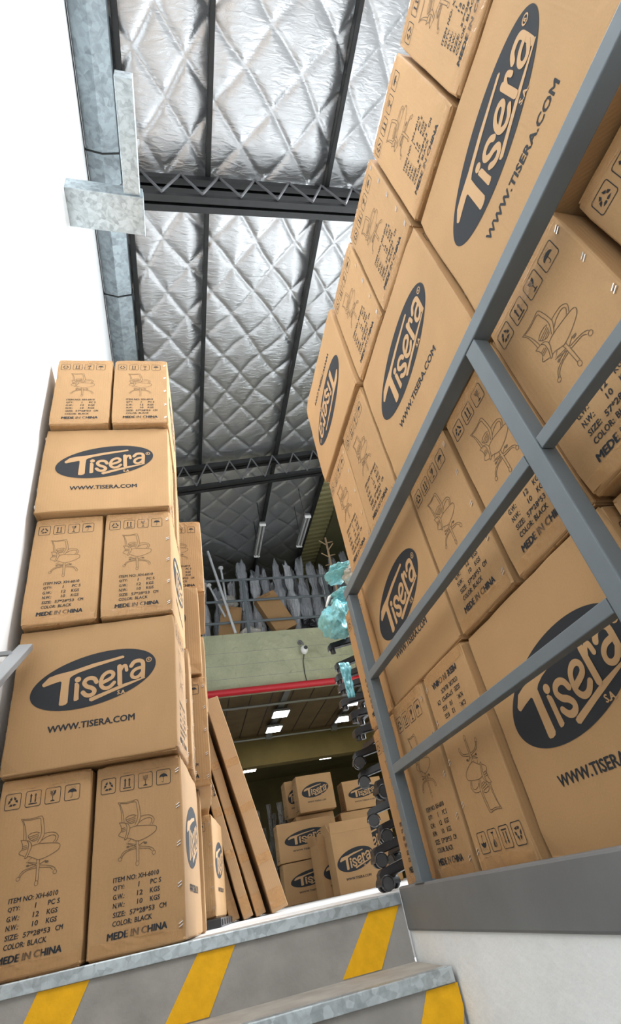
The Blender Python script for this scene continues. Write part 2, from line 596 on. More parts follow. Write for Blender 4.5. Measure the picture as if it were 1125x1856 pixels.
CHAIR = [[[-0.065,0.404],[-0.042,0.401],[-0.022,0.402],[-0.005,0.403],[0.002,0.383],[0.006,0.359],[0.006,0.347],[-0.001,0.332],[-0.006,0.327]],[[-0.059,0.4],[-0.037,0.397],[-0.011,0.398],[-0.006,0.382],[-0.002,0.362],[-0.004,0.346],[-0.011,0.33]],[[-0.065,0.404],[-0.057,0.388],[-0.053,0.366],[-0.051,0.344]],[[-0.059,0.4],[-0.051,0.38],[-0.046,0.358],[-0.044,0.342]],[[-0.04,0.353],[-0.031,0.359],[-0.016,0.36],[-0.006,0.356]],[[-0.04,0.353],[-0.035,0.344],[-0.023,0.336],[-0.011,0.339]],[[-0.038,0.349],[-0.009,0.354]],[[-0.034,0.344],[-0.008,0.349]],[[-0.028,0.339],[-0.009,0.344]],[[0.007,0.352],[0.02,0.353],[0.037,0.35],[0.047,0.341],[0.048,0.333],[0.042,0.322]],[[0.002,0.334],[0.013,0.341],[0.03,0.344],[0.04,0.34],[0.041,0.332],[0.035,0.323]],[[-0.026,0.323],[-0.011,0.326],[0.008,0.325],[0.037,0.321],[0.052,0.317],[0.056,0.309],[0.05,0.3],[0.033,0.291],[0.014,0.285],[-0.001,0.283],[-0.01,0.286],[-0.025,0.294],[-0.034,0.296]],[[-0.059,0.344],[-0.047,0.342],[-0.035,0.338],[-0.028,0.33],[-0.026,0.321],[-0.031,0.306],[-0.036,0.294],[-0.043,0.293]],[[-0.042,0.341],[-0.036,0.332],[-0.035,0.32],[-0.037,0.307],[-0.042,0.295]],[[-0.059,0.344],[-0.053,0.332],[-0.052,0.319],[-0.059,0.311],[-0.058,0.306],[-0.043,0.298]],[[-0.051,0.326],[-0.04,0.327]],[[-0.051,0.321],[-0.037,0.323]],[[-0.051,0.316],[-0.037,0.318]],[[-0.007,0.284],[-0.006,0.271]],[[0.001,0.283],[0.001,0.27]],[[-0.022,0.291],[-0.036,0.281],[-0.007,0.269]],[[-0.031,0.281],[-0.005,0.274]],[[0.018,0.278],[0.003,0.27]],[[-0.005,0.268],[-0.021,0.265],[-0.04,0.261],[-0.049,0.253],[-0.052,0.245]],[[-0.005,0.262],[-0.024,0.261],[-0.038,0.256],[-0.046,0.249],[-0.048,0.243]],[[0.002,0.268],[0.021,0.264],[0.037,0.259],[0.046,0.253],[0.048,0.248]],[[0.002,0.262],[0.018,0.259],[0.033,0.256],[0.041,0.248]],[[-0.006,0.267],[-0.004,0.228]],[[0.002,0.266],[0.003,0.227]],[[-0.029,0.271],[-0.008,0.272]],[[0.002,0.27],[0.018,0.277],[0.027,0.273]]]


def label_mesh():
    bm = bmesh.new()
    V = 0.460
    for uc in (-0.0967, -0.0376, 0.0205, 0.0788):
        stroke(bm, rrect((uc, V), 0.045, 0.047, 0.006), 0.0017, cap=False, curve=False)
    # recycling chevrons
    u = -0.0967
    for k in range(3):
        a = R(90 + 120 * k)
        c0 = Vector((u, V - 0.001))
        for s in (-1, 1):
            p = [Vector((math.cos(a + s * R(16)), math.sin(a + s * R(16)))) * 0.0155,
                 Vector((math.cos(a + s * R(52)), math.sin(a + s * R(52)))) * 0.0135,
                 Vector((math.cos(a + s * R(56)), math.sin(a + s * R(56)))) * 0.0075,
                 Vector((math.cos(a + s * R(18)), math.sin(a + s * R(18)))) * 0.0085]
            if s > 0:
                poly(bm, [tuple(c0 + q) for q in p])
            else:
                p[0] = Vector((math.cos(a - R(8)), math.sin(a - R(8)))) * 0.0165
                poly(bm, [tuple(c0 + q * 0.95) for q in p])
    # two arrows over a bar
    u = -0.0376
    for s in (-1, 1):
        x = u + s * 0.0066
        poly(bm, [(x - 0.0019, V - 0.011), (x + 0.0019, V - 0.011), (x + 0.0019, V + 0.008), (x + 0.0042, V + 0.008), (x, V + 0.0155), (x - 0.0042, V + 0.008), (x - 0.0019, V + 0.008)])
    poly(bm, [(u - 0.0125, V - 0.0165), (u + 0.0125, V - 0.0165), (u + 0.0125, V - 0.0135), (u - 0.0125, V - 0.0135)])
    # wine glass
    u = 0.0205
    poly(bm, [(u - 0.0085, V + 0.0155), (u - 0.0035, V + 0.0130), (u - 0.0005, V + 0.0155), (u + 0.0030, V + 0.0135), (u + 0.0085, V + 0.0155), (u + 0.0078, V + 0.0060), (u + 0.0035, V + 0.0005), (u + 0.0008, V - 0.0020), (u + 0.0008, V - 0.0130),
              (u + 0.0065, V - 0.0155), (u + 0.0065, V - 0.0172), (u - 0.0065, V - 0.0172), (u - 0.0065, V - 0.0155), (u - 0.0008, V - 0.0130), (u - 0.0008, V - 0.0020), (u - 0.0035, V + 0.0005), (u - 0.0078, V + 0.0060)])
    # umbrella
    u = 0.0788
    poly(bm, [(u + 0.0135 * math.cos(R(a)), V + 0.0120 * math.sin(R(a)) - 0.001) for a in range(0, 181, 15)] + [(u - 0.0070, V + 0.0015), (u, V - 0.0005), (u + 0.0070, V + 0.0015)])
    stroke(bm, [(u, V), (u, V - 0.0125), (u - 0.0022, V - 0.0155), (u - 0.0050, V - 0.0140)], 0.0013, -0.00003)
    for k in range(9):
        x = u - 0.011 + k * 0.0027
        stroke(bm, [(x, V + 0.0175 - (k % 3) * 0.0018), (x - 0.0012, V + 0.0150 - (k % 3) * 0.0018)], 0.0007, cap=False)
    sym = to_mesh(bm, 'handling_symbols', INK)
    bm = bmesh.new()
    B = 0.035
    rows = [(0.1819, 'ITEM NO: XH-6010', [(-0.0716, 0.0623)]),
            (0.1605, None, [('QTY:', -0.0704, -0.0377), ('1', 0.0016, 0.0056), ('PC S', 0.0363, 0.0686)]),
            (0.1385, None, [('G.W.:', -0.0703, -0.0370), ('12', -0.0019, 0.0146), ('KGS', 0.0350, 0.0645)]),
            (0.1170, None, [('N.W.:', -0.0698, -0.0365), ('10', -0.0015, 0.0148), ('KGS', 0.0351, 0.0643)]),
            (0.0945, None, [('SIZE:', -0.0690, -0.0334), ('57*28*53', -0.0223, 0.0490), ('CM', 0.0624, 0.0832)]),
            (0.0733, None, [('COLOR:', -0.0693, -0.0150), ('BLACK', -0.0080, 0.0414)])]
    for v, s, parts in rows:
        if s:
            text(bm, s, parts[0][0], parts[0][1], v, v + 0.0125, bold=B, shear=0.08)
        else:
            for t, a, b in parts:
                text(bm, t, a, b, v, v + 0.0125, bold=B, shear=0.08)
    text(bm, 'MEDE IN CHINA', -0.0838, 0.0844, 0.0425, 0.0590, bold=0.075, shear=0.08)
    return sym, to_mesh(bm, 'shipping_text', INK)


def chair_line_mesh():
    bm = bmesh.new()
    for l in CHAIR:
        stroke(bm, l, 0.0015, cap=False, curve=len(l) > 3)
    for (c, r, ry) in (((-0.0534, 0.2411), 0.0052, 0.0050), ((0.0474, 0.2425), 0.0052, 0.0055), ((-0.0016, 0.2215), 0.0050, 0.0065)):
        ring(bm, c, r, 0.0012, ry=ry)
    disc(bm, (-0.031, 0.2713), 0.0045, ry=0.0030)
    disc(bm, (0.022, 0.2734), 0.0055, ry=0.0032)
    return to_mesh(bm, 'chair_drawing', INK_THIN)


# ---------------------------------------------------------------- carton
CW, CD, CH = 0.567, 0.277, 0.529


def carton_body_mesh(seed):
    rnd = random.Random(seed)
    bm = bmesh.new()
    box(bm, (0, 0, CH / 2), (CW, CD, CH - 0.006))
    es = bm.edges[:]
    bmesh.ops.bevel(bm, geom=es, offset=0.007, segments=3, affect='EDGES', profile=0.55)
    bmesh.ops.subdivide_edges(bm, edges=[e for e in bm.edges if e.calc_length() > 0.2], cuts=9, use_grid_fill=True)
    # the four meeting flaps above and below
    for z in (CH - 0.0025, 0.0025):
        for s in (-1, 1):
            box(bm, (0, s * (CD / 4 - 0.0005), z), (CW - 0.012, CD / 2 - 0.010, 0.0035))
    # knocked corners and wavering edges, always inward
    for v in bm.verts:
        ex, ey, ez = abs(abs(v.co.x) - CW / 2) < 0.008, abs(abs(v.co.y) - CD / 2) < 0.008, abs(abs(v.co.z - CH / 2) - CH / 2) < 0.012
        if ex + ey + ez >= 2:
            k = noise.noise(v.co * 9 + Vector((seed * 7.1, 0, 0)))
            a = 0.0028 * max(0, k + 0.25)
            if ex + ey + ez == 3:
                a += 0.004 * rnd.random()
            v.co -= Vector((math.copysign(a if ex else 0, v.co.x), math.copysign(a if ey else 0, v.co.y), math.copysign(a if ez else 0, v.co.z - CH / 2)))
    bmesh.ops.recalc_face_normals(bm, faces=bm.faces[:])
    me = bpy.data.meshes.new('carton_body')
    bm.to_mesh(me)
    bm.free()
    me.materials.append(CARD)
    return me


def tape_mesh(seed, top):
    """one connected strip: up one narrow face, along the flap seam, down the other"""
    rnd = random.Random(seed)
    bm = bmesh.new()
    E, hw, X = 0.0012, CD / 2 - 0.010, CW / 2
    o = (rnd.random() - 0.5) * 0.02
    path = []
    for s in (-1, 1):
        side = [(s * (X + E), 0.072, 0.030), (s * (X + E), 0.037, 0.031), (s * (X + E), 0.036, hw), (s * (X + E), 0.010, hw), (s * (X - 0.008), -E, hw), (s * (X - 0.025), -E, hw), (s * (X - 0.026), -E, 0.030)]
        path += side if s < 0 else side[::-1]
    prev = None
    n = 12
    for i, (x, d, h) in enumerate(path):
        z = CH - d if top else d
        row = []
        for k in range(n + 1):
            y = -h + 2 * h * k / n + (o if h < 0.05 else 0)
            jz = (rnd.random() - 0.5) * (0.007 if h > 0.05 else 0.003) if d > 0.03 else 0
            row.append(bm.verts.new((x, y, z + jz)))
        if prev:
            for k in range(n):
                bm.faces.new((prev[k], prev[k + 1], row[k + 1], row[k]))
        prev = row
    me = bpy.data.meshes.new('tape')
    bm.to_mesh(me)
    bm.free()
    me.materials.append(TAPE)
    return me


def staple_mesh():
    bm = bmesh.new()
    for v in (0.045, 0.145, 0.255, 0.365, 0.475):
        for d in (-0.004, 0.004):
            bar(bm, (0.118, -0.001, v + d - 0.003), (0.129, -0.001, v + d + 0.003), 0.0022, 0.0016)
    me = bpy.data.meshes.new('staples')
    bm.to_mesh(me)
    bm.free()
    me.materials.append(STAPLE)
    return me


BODIES = [carton_body_mesh(i) for i in range(4)]
TAPES = [(tape_mesh(i, True), tape_mesh(i + 9, False)) for i in range(3)]
LOGO, LETTER, CHAIRL, STAPLES = logo_mesh(), logo_letter_mesh(), chair_line_mesh(), staple_mesh()
SYMBOLS, SHIPTEXT = label_mesh()
EPS = 0.0008
n_carton = 0


def carton(label, group, x, y, z, face='label', dirn='-Y', yaw=0.0, flip=False, sc=(1, 1, 1), taped=True, stapled=None):
    """x, y: middle of the shown face's foot line; dirn: where the shown face looks"""
    global n_carton
    t = thing('carton', label, 'carton', group=group)
    i = n_carton
    n_carton += 1
    base = {'-Y': 0.0, '-X': -PI / 2, '+X': PI / 2, '+Y': PI}[dirn] + yaw
    nrm = Vector((math.sin(base), -math.cos(base), 0))
    half = (CD if face == 'logo' else CW) / 2 * (sc[1] if face == 'logo' else sc[0])
    ctr = Vector((x, y, z)) - nrm * half
    rot = base if face == 'logo' else base + PI / 2
    m = Matrix.Translation(ctr) @ Matrix.Rotation(rot, 4, 'Z')
    if flip:
        ax = Vector((0, 1, 0)) if face == 'logo' else Vector((1, 0, 0))
        m = m @ Matrix.Translation((0, 0, CH * sc[2] / 2)) @ Matrix.Rotation(PI, 4, ax) @ Matrix.Translation((0, 0, -CH * sc[2] / 2))
    t.matrix_world = m @ Matrix.Diagonal((*sc, 1))
    link('carton_body', BODIES[i % 4], None, t)
    for k in range(2):
        a = k * PI
        lo = link('logo_print', LOGO, None, t)
        lo.matrix_local = Matrix.Rotation(a, 4, 'Z') @ Matrix.Translation((0, -CD / 2 - EPS, 0))
        le = link('logo_lettering', LETTER, None, lo)
        lo['label'] = 'dark oval emblem with white-line web address below'
        for nm, me, lab_ in (('handling_symbols', SYMBOLS, 'row of black printed handling symbols'), ('shipping_text', SHIPTEXT, 'black printed shipping text'), ('chair_drawing', CHAIRL, 'thin line drawing of an office chair')):
            b = link(nm, me, None, t)
            b.matrix_local = Matrix.Rotation(a - PI / 2, 4, 'Z') @ Matrix.Translation((0, -CW / 2 - EPS, 0))
            b['label'] = lab_
        lo['label'] = 'dark oval logo over a web address'
    if taped:
        for q in range(2):
            tp = link('tape', TAPES[i % 3][q], None, t)
            tp['label'] = 'glossy brown packing tape'
    if stapled if stapled is not None else (i % 3 != 1):
        for k in range(2):
            st = link('staple_stitching', STAPLES, None, t)
            st.matrix_local = Matrix.Rotation(k * PI - PI / 2, 4, 'Z') @ Matrix.Translation((0, -CW / 2 - 0.0003, 0))
            st['label'] = 'shiny metal staples'
    return t


# ================================================================ SETTING
def sbox(name, c, s, mat, bev=0.0, rot=None, parent=None):
    bm = bmesh.new()
    box(bm, c, s, rot, bev)
    o = obj(name, bm, mat, parent)
    if parent is None:
        struct(o)
    return o


XW = -0.612          # face of the white wall
XC = 0.660           # face of the grey kerb and of the wall under it
sbox('floor', (3.6, 8.2, -0.10), (8.4, 15.8, 0.20), FLOORW)
sbox('wall_left', (XW - 0.1, 3.0, 1.65), (0.2, 26.0, 7.3), WALLWHITE)
sbox('floor_lower', (3.0, -5.0, -1.95), (14.0, 10.0, 0.2), CONC)
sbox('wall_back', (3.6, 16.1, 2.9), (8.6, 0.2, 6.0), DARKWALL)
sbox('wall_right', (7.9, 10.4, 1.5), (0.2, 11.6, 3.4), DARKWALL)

# stairs: each riser with its nosing strip and painted hazard stripes
RISE, GO = 0.172, 0.275
stripes = {0: [[(-0.456, -0.172), (-0.330, -0.172), (-0.262, -0.032), (-0.388, -0.032)],
               [(-0.075, -0.172), (0.045, -0.172), (0.128, -0.032), (0.022, -0.032)],
               [(0.425, -0.172), (0.547, -0.172), (0.643, -0.032), (0.541, -0.032)]],
           1: [[(0.515, -0.300), (0.640, -0.300), (0.658, -0.255), (0.658, -0.205), (0.571, -0.205)],
               [(0.05, -0.344), (0.17, -0.344), (0.24, -0.205), (0.12, -0.205)]]}
for k in range(7):
    y0 = -0.02 - GO * k
    zt = -RISE * k
    bm = bmesh.new()
    box(bm, ((XW + XC) / 2 - 0.002, y0 + (0.2 if k else 0.16) - 0.003, zt - (0.123 if k else 0.101)), (XC - XW - 0.006, 0.394 if k else 0.314, 0.24 if k else 0.20))
    st = obj('stair_step', bm, CONC if k == 0 else [CONC, TREAD])
    struct(st)
    if k:
        for p in st.data.polygons:
            if p.normal.z > 0.9:
                p.material_index = 1
    bm = bmesh.new()
    box(bm, ((XW + XC) / 2 - 0.003, y0 - 0.0035, zt - 0.0155), (XC - XW - 0.010, 0.005, 0.031), None, 0.0015)
    box(bm, ((XW + XC) / 2 - 0.003, y0 + 0.012, zt - 0.0005), (XC - XW - 0.010, 0.030, 0.003), None, 0.001)
    obj('nosing', bm, GALV_N, st)['label'] = 'mottled galvanised edge strip'
    for q in stripes.get(k, []):
        bm = bmesh.new()
        poly(bm, q)
        o = obj('hazard_stripe', bm, YELLOW, st)
        o.location = (0, y0 - 0.0012, 0)
        o['label'] = 'slanted yellow painted stripe'

# wall under the kerb, kerb beam
bm = bmesh.new()
box(bm, (XC + 0.104, -2.01, -1.05), (0.2, 4.0, 1.90))
struct(obj('wall_kerb', bm, PLASTER))
bm = bmesh.new()
box(bm, (XC + 0.022, -2.012, -0.0435), (0.05, 3.996, 0.115), None, 0.006)
kerb = struct(obj('trim_kerb', bm, CURB))
bm = bmesh.new()
box(bm, (3.6, -2.01, -0.11), (5.72, 3.98, 0.20))
struct(obj('floor_side', bm, FLOORW))


# roof: foil quilt on purlins, two lattice trusses, gutter along the white wall
def zr(x):
    return 5.45 + 0.188 * (x + 0.61)


def foil_sheet(x0, x1, y0, y1, st):
    bm = bmesh.new()
    nx, ny = int((x1 - x0) / st), int((y1 - y0) / st)
    g = []
    for j in range(ny + 1):
        row = []
        for i in range(nx + 1):
            x, y = x0 + (x1 - x0) * i / nx, y0 + (y1 - y0) * j / ny
            wob = noise.noise(Vector((x * 1.3, y * 1.3, 3))) * 0.10
            a = abs(math.sin(PI * (x * 0.95 + y * 0.8 + wob) / 0.44))
            b = abs(math.sin(PI * (x * 0.95 - y * 0.8 + wob) / 0.44))
            h = 0.017 * (1 - (1 - min(a, b)) ** 5.0) + 0.006 * min(a, b)
            d = min(abs(x - q) for q in (-0.33, 0.375, 1.56, 2.53))
            h += 0.016 * min(1, d / 0.16)
            h += 0.007 * noise.noise(Vector((x * 7, y * 2.5, 1)))
            row.append(bm.verts.new((x, y, zr(x) + 0.035 - h)))
        g.append(row)
    for j in range(ny):
        for i in range(nx):
            bm.faces.new((g[j][i], g[j][i + 1], g[j + 1][i + 1], g[j + 1][i]))
    return bm


o = struct(obj('ceiling', foil_sheet(-0.38, 2.56, -3.6, 9.0, 0.018), FOIL, smooth=True))
sl = math.atan(0.188)
rotroof = Matrix.Rotation(-sl, 4, 'Y')
bm = bmesh.new()
box(bm, (1.1, 2.7, zr(1.1) + 0.09), (3.2, 12.7, 0.03), rotroof)
struct(obj('roof_deck', bm, KHAKI))
for x in (-0.325, 0.375, 1.56, 2.53):
    bm = bmesh.new()
    for (dx, dz, sx, sz) in ((0, -0.045, 0.008, 0.10), (0.018, 0.002, 0.044, 0.006), (0.018, -0.092, 0.044, 0.006), (0.038, -0.084, 0.004, 0.016)):
        box(bm, (x + dx, 2.7, zr(x) + dz - 0.002), (sx, 12.6, sz))
    struct(obj('roof_purlin', bm, BLACKSTEEL))

for yt in (0.005, 3.72):
    t = thing('roof_truss', 'black lattice roof truss ' + ('over the front stacks' if yt < 1 else 'deeper in the hall, above the far wall stack'), 'truss', (0, yt, 0))
    xa, xb = -0.36, 5.4
    for nm, off in (('top_chord', -0.155), ('bottom_chord', -0.535)):
        bm = bmesh.new()
        for s in (-1, 1):
            bar(bm, (xa, 0.015 + s * 0.038, zr(xa) + off), (xb, 0.015 + s * 0.038, zr(xb) + off), 0.052, 0.055 if nm == 'bottom_chord' else 0.085)
        bar(bm, (xa, 0, zr(xa) + off + 0.03), (xb, 0, zr(xb) + off + 0.03), 0.07, 0.006)
        obj(nm, bm, BLACKSTEEL, t)
    n = 34
    for k in range(n):
        a, b = xa + (xb - xa) * k / n, xa + (xb - xa) * (k + 1) / n
        bm = bmesh.new()
        lo, hi = -0.535, -0.135
        p, q = ((a, lo), (b, hi)) if k % 2 == 0 else ((a, hi), (b, lo))
        tube(bm, [(p[0], -0.062, zr(p[0]) + p[1]), (q[0], -0.062, zr(q[0]) + q[1])], 0.011, 8)
        obj('web_bar', bm, WEBSTEEL, t)

# corrugated sheet and plain olive panel past the foil
bm = bmesh.new()
n = 150
prev = None
for k in range(n + 1):
    y = 3.7 + 5.2 * k / n
    dz = 0.022 * (1 if (k // 2) % 2 else 0)
    cur = [bm.verts.new((2.62, y, zr(2.62) - 0.02 + dz)), bm.verts.new((3.02, y, zr(3.02) - 0.02 + dz))]
    if prev:
        bm.faces.new((prev[0], prev[1], cur[1], cur[0]))
    prev = cur
struct(obj('ceiling_corrugated', bm, KHAKI))
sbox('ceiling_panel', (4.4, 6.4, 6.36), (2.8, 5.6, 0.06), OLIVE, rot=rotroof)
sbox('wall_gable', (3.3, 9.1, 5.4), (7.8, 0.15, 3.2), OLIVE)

# gutter
gt = thing('gutter', 'galvanised box gutter running along the top of the white wall', 'gutter', (0, 0, 5.27))
bm = bmesh.new()
prof = [(-0.603, 0.14), (-0.603, 0.0), (-0.475, -0.035), (-0.350, 0.030), (-0.345, 0.15)]
ys = [-3.6, 9.0]
vs = [[bm.verts.new((x, y, z)) for x, z in prof] for y in ys]
for i in range(len(prof) - 1):
    bm.faces.new((vs[0][i], vs[0][i + 1], vs[1][i + 1], vs[1][i]))
obj('channel', bm, GALV_G, gt)
for y in (-0.19, 1.02, 2.6, 5.0):
    bm = bmesh.new()
    tube(bm, [(x, y, z - 0.003) for x, z in prof], 0.007, 8)
    obj('joint_seam', bm, BLACKSTEEL, gt)['label'] = 'dark sealed joint'
bm = bmesh.new()
box(bm, (-0.6075, 2.7, 5.262 - 5.27), (0.006, 12.6, 0.012))  # narrow black strip where the gutter meets the wall
obj('dark_bead', bm, BLACKSTEEL, gt)['label'] = 'thin dark strip along the wall'

dt = thing('cable_duct', 'galvanised sheet-metal duct bending in an L out of the white wall', 'duct', (0, 0, 3.95))
bm = bmesh.new()
box(bm, (-0.376, -0.285, 0.075), (0.472, 0.235, 0.15), None, 0.003)
box(bm, (-0.2050, -0.70, 0.080), (0.100, 0.596, 0.119), None, 0.003)
obj('duct_shell', bm, GALV, dt)
bm = bmesh.new()
box(bm, (-0.137, -0.285, 0.03), (0.006, 0.245, 0.10))
obj('duct_flange', bm, GALV, dt)

# ================================================================ CARTONS
# ---- stack against the white wall
WP = 0.526
WS = (1, 1, 0.99)
GW = 'cartons stacked against the white wall'


# (rows bottom to top)
def wall_row(k, X, Y, yaw, kind, labs, yaws=None):
    c, s = math.cos(yaw), math.sin(yaw)
    if kind == 'logo':
        carton(labs[0], GW, X - c * 0.285, Y - s * 0.285, k * WP + 0.001, 'logo', '-Y', yaw, sc=WS)
    else:
        for q, lab in zip((0.428, 0.142), labs):
            yw = yaw if yaws is None else yaws[0 if q > 0.3 else 1]
            carton(lab, GW, X - c * q, Y - s * q, k * WP + 0.001, 'label', '-Y', yw, sc=WS, stapled=(q < 0.3))


wall_row(0, -0.0026, -0.0027, -0.0738, 'label', ['narrow carton with chair drawing, floor tier of wall stack, touching white wall',
                                                   'narrow carton with chair drawing, floor tier of wall stack, on aisle corner with crushed tape'], (-0.0738, -0.105))
wall_row(1, -0.0134, -0.0497, -0.1329, 'logo', ['wide oval-logo carton, second tier of wall stack, dented by handrail end'])
wall_row(2, -0.0161, -0.0564, -0.092, 'label', ['narrow carton with chair drawing, third tier of wall stack, touching white wall',
                                                 'narrow carton with chair drawing, third tier of wall stack, stapled aisle edge'])
wall_row(3, -0.0187, -0.0756, -0.0594, 'logo', ['wide oval-logo carton, fourth tier of wall stack, under the two top cartons'])
wall_row(4, -0.0113, -0.1032, -0.0596, 'label', ['narrow carton, topmost tier of wall stack, nearer the white wall',
                                                  'narrow carton, topmost tier of wall stack, nearer the aisle and roof foil'])
G2 = 'cartons in second column along the white wall'
for (lab, xr, y, z, face, yaw) in (
        ('carton tucked behind second-tier logo carton of wall stack, only its aisle side showing', 0.040, 0.290, 1 * WP, 'logo', -0.05),
        ('carton tucked behind fourth-tier logo carton of wall stack, only its aisle side showing', 0.012, 0.255, 3 * WP, 'logo', -0.04),
        ('hidden-fronted floor carton directly behind the wall stack foot', 0.070, 0.665, 0 * WP, 'logo', -0.03),
        ('carton with umbrella symbol showing, second tier of column behind wall stack', 0.124, 0.640, 1 * WP, 'label', -0.03),
        ('carton with oval logo edge showing, third tier of column behind wall stack', 0.112, 0.630, 2 * WP, 'logo', -0.03),
        ('small-looking carton with chair drawing, topmost of column behind wall stack', 0.155, 0.700, 3 * WP, 'label', -0.03)):
    wd = CW if face == 'logo' else CD
    carton(lab, G2, xr - wd / 2, y, z + 0.001, face, '-Y', yaw, sc=WS)
G3 = 'cartons in third column along the white wall'
bm = bmesh.new()
box(bm, (0, 0, 0.02), (0.34, 0.70, 0.04), None, 0.006)
for k in range(5):
    box(bm, (0.172, -0.28 + k * 0.14, 0.02), (0.006, 0.08, 0.026), None, 0.002)
pl = obj('pallet', bm, BLACKPL)
pl.location = (0.040, 1.62, 0)
pl.rotation_euler = (0, 0, -0.14)
tag(pl, 'low black plastic pallet under logo-sided carton by the white wall', 'pallet')
carton('carton with oval logo facing the aisle, on the black plastic pallet', G3, 0.185, 1.60, 0.042, 'logo', '+X', -0.15, sc=(1, 1, 0.90))
for (lab, xr, y, z, yaw) in (('carton edge with printed side, second tier above the pallet carton', 0.140, 1.30, 0.545, 0.0),
                             ('carton edge with printed side, third tier above the pallet carton', 0.165, 1.31, 1.075, 0.02),
                             ('carton edge with printed side, top tier above the pallet carton', 0.125, 1.29, 1.605, 0.0)):
    carton(lab, G3, xr - CD / 2, y, z, 'label', '-Y', yaw, sc=WS)
for k in range(3):
    carton('carton mostly hidden behind the leaning flat cartons, %s tier of its column' % ('floor', 'second', 'third')[k], 'cartons behind the leaning flat cartons', -0.10 - CD / 2, 1.97, 0.531 * k + 0.001, 'label', '-Y', 0.0)

# ---- stack behind the grey railing
GR = 'cartons stacked behind the grey railing'
RP = 0.5315
RXF = {0: 0.739, 1: 0.745, 2: 0.7075, 3: 0.7045}


def rail_box(k, y0, y1, face, lab, flip=False, dx=0.0, yaw=0.0):
    carton(lab, GR, RXF[k] + dx, (y0 + y1) / 2, k * RP + 0.001, face, '-X', yaw, flip)


rail_box(0, -1.895, -1.325, 'logo', 'carton on floor tier behind near railing post, plain upper corner showing', dx=0.03)
rail_box(0, -1.322, -0.752, 'logo', 'largest-looking logo carton, floor tier behind railing, web address cut by picture edge', dx=0.012)
rail_box(0, -0.752, -0.466, 'label', 'upside-down carton with inverted chair drawing, floor tier behind railing', True, -0.010)
rail_box(0, -0.462, -0.178, 'label', 'upright taped carton beside the upside-down one, floor tier behind railing', dx=-0.016)
rail_box(0, -0.160, 0.122, 'label', 'carton on floor tier just past the far railing post, beside chair bases', dx=0.0)
rail_box(1, -1.895, -1.611, 'label', 'second-tier carton above near post with big handling symbols at picture edge', dx=0.045)
rail_box(1, -1.606, -1.322, 'label', 'second-tier carton framed between near post and top rail, two staples shining', dx=-0.006)
rail_box(1, -1.321, -1.037, 'label', 'second-tier carton with chair drawing left of the near railing post', dx=0.006)
rail_box(1, -1.036, -0.752, 'label', 'second-tier carton with chair drawing beside the second-tier logo carton', dx=-0.003)
rail_box(1, -0.750, -0.180, 'logo', 'second-tier logo carton in the far railing bay, web address under middle rail', dx=-0.006)
rail_box(1, -0.165, 0.118, 'label', 'second-tier carton just past the far railing post, above chair bases', dx=-0.004)
rail_box(2, -1.914, -1.344, 'logo', 'third-tier logo carton above top rail near picture edge, biggest oval', dx=0.014)
rail_box(2, -1.343, -0.773, 'logo', 'third-tier logo carton above top rail, in middle of the tier', dx=-0.004)
rail_box(2, -0.772, -0.488, 'label', 'third-tier carton with chair drawing next to the middle logo carton', dx=-0.010)
rail_box(2, -0.487, -0.203, 'label', 'third-tier carton at the far end, under the upside-down logo carton', dx=-0.008)
rail_box(3, -1.917, -1.632, 'label', 'top-tier carton nearest the viewer, cut by picture top', dx=0.010)
rail_box(3, -1.631, -1.346, 'label', 'top-tier carton second from viewer, tall against the roof foil', dx=0.004)
rail_box(3, -1.345, -1.061, 'label', 'top-tier carton third from viewer, above the third-tier seam', dx=-0.002)
rail_box(3, -1.060, -0.776, 'label', 'top-tier carton beside the upside-down logo carton', dx=-0.006)
rail_box(3, -0.775, -0.205, 'logo', 'upside-down logo carton at the far end of the top tier', True, dx=-0.022)
# ---- railing
rl = thing('railing', 'grey steel tube railing on the kerb in front of stacked cartons', 'railing', (0.675, 0, 0))
bm = bmesh.new()
bar(bm, (0.002, -3.9, 1.004), (0.002, -0.172, 1.004), 0.044, 0.038, 0.003)
obj('top_rail', bm, RAIL, rl)
for y in (-0.205, -1.337, -2.47):
    bm = bmesh.new()
    box(bm, (0, y, 0.499), (0.038, 0.042, 0.968), None, 0.003)
    po = obj('post', bm, RAIL, rl)
    bm = bmesh.new()
    box(bm, (0, y, 0.0155), (0.042, 0.075, 0.004))
    obj('weld_foot', bm, RAIL, po)
for z in (0.645, 0.325):
    for ya, yb in ((-1.314, -0.228), (-2.447, -1.360), (-3.9, -2.493)):
        bm = bmesh.new()
        bar(bm, (-0.004, ya, z), (-0.004, yb, z), 0.028, 0.028, 0.002)
        obj('middle_rail' if z > 0.5 else 'lower_rail', bm, RAIL, rl)

# ---- handrail on the white wall
hr = thing('handrail', 'grey flat-bar handrail on the white wall, sloping down the stairs', 'handrail', (-0.535, -0.02, 0.97))
bm = bmesh.new()
d = Vector((0, -0.26, -0.235)).normalized()
a = Vector((-0.005, 0.0, -0.005))
bar(bm, a, a + d * 2.2, 0.024, 0.046, 0.003, up=(1, 0, 0))
bmesh.ops.rotate(bm, verts=bm.verts[:], cent=a, matrix=Matrix.Rotation(0, 3, 'X'))
obj('grip_bar', bm, HAND, hr)
for k in (0.12, 1.1, 2.0):
    bm = bmesh.new()
    q = a + d * k
    box(bm, (-0.05, q.y, q.z + 0.018), (0.055, 0.012, 0.014))
    box(bm, (-0.072, q.y, q.z + 0.032), (0.008, 0.022, 0.065), None, 0.003)
    obj('wall_bracket', bm, HAND, hr)

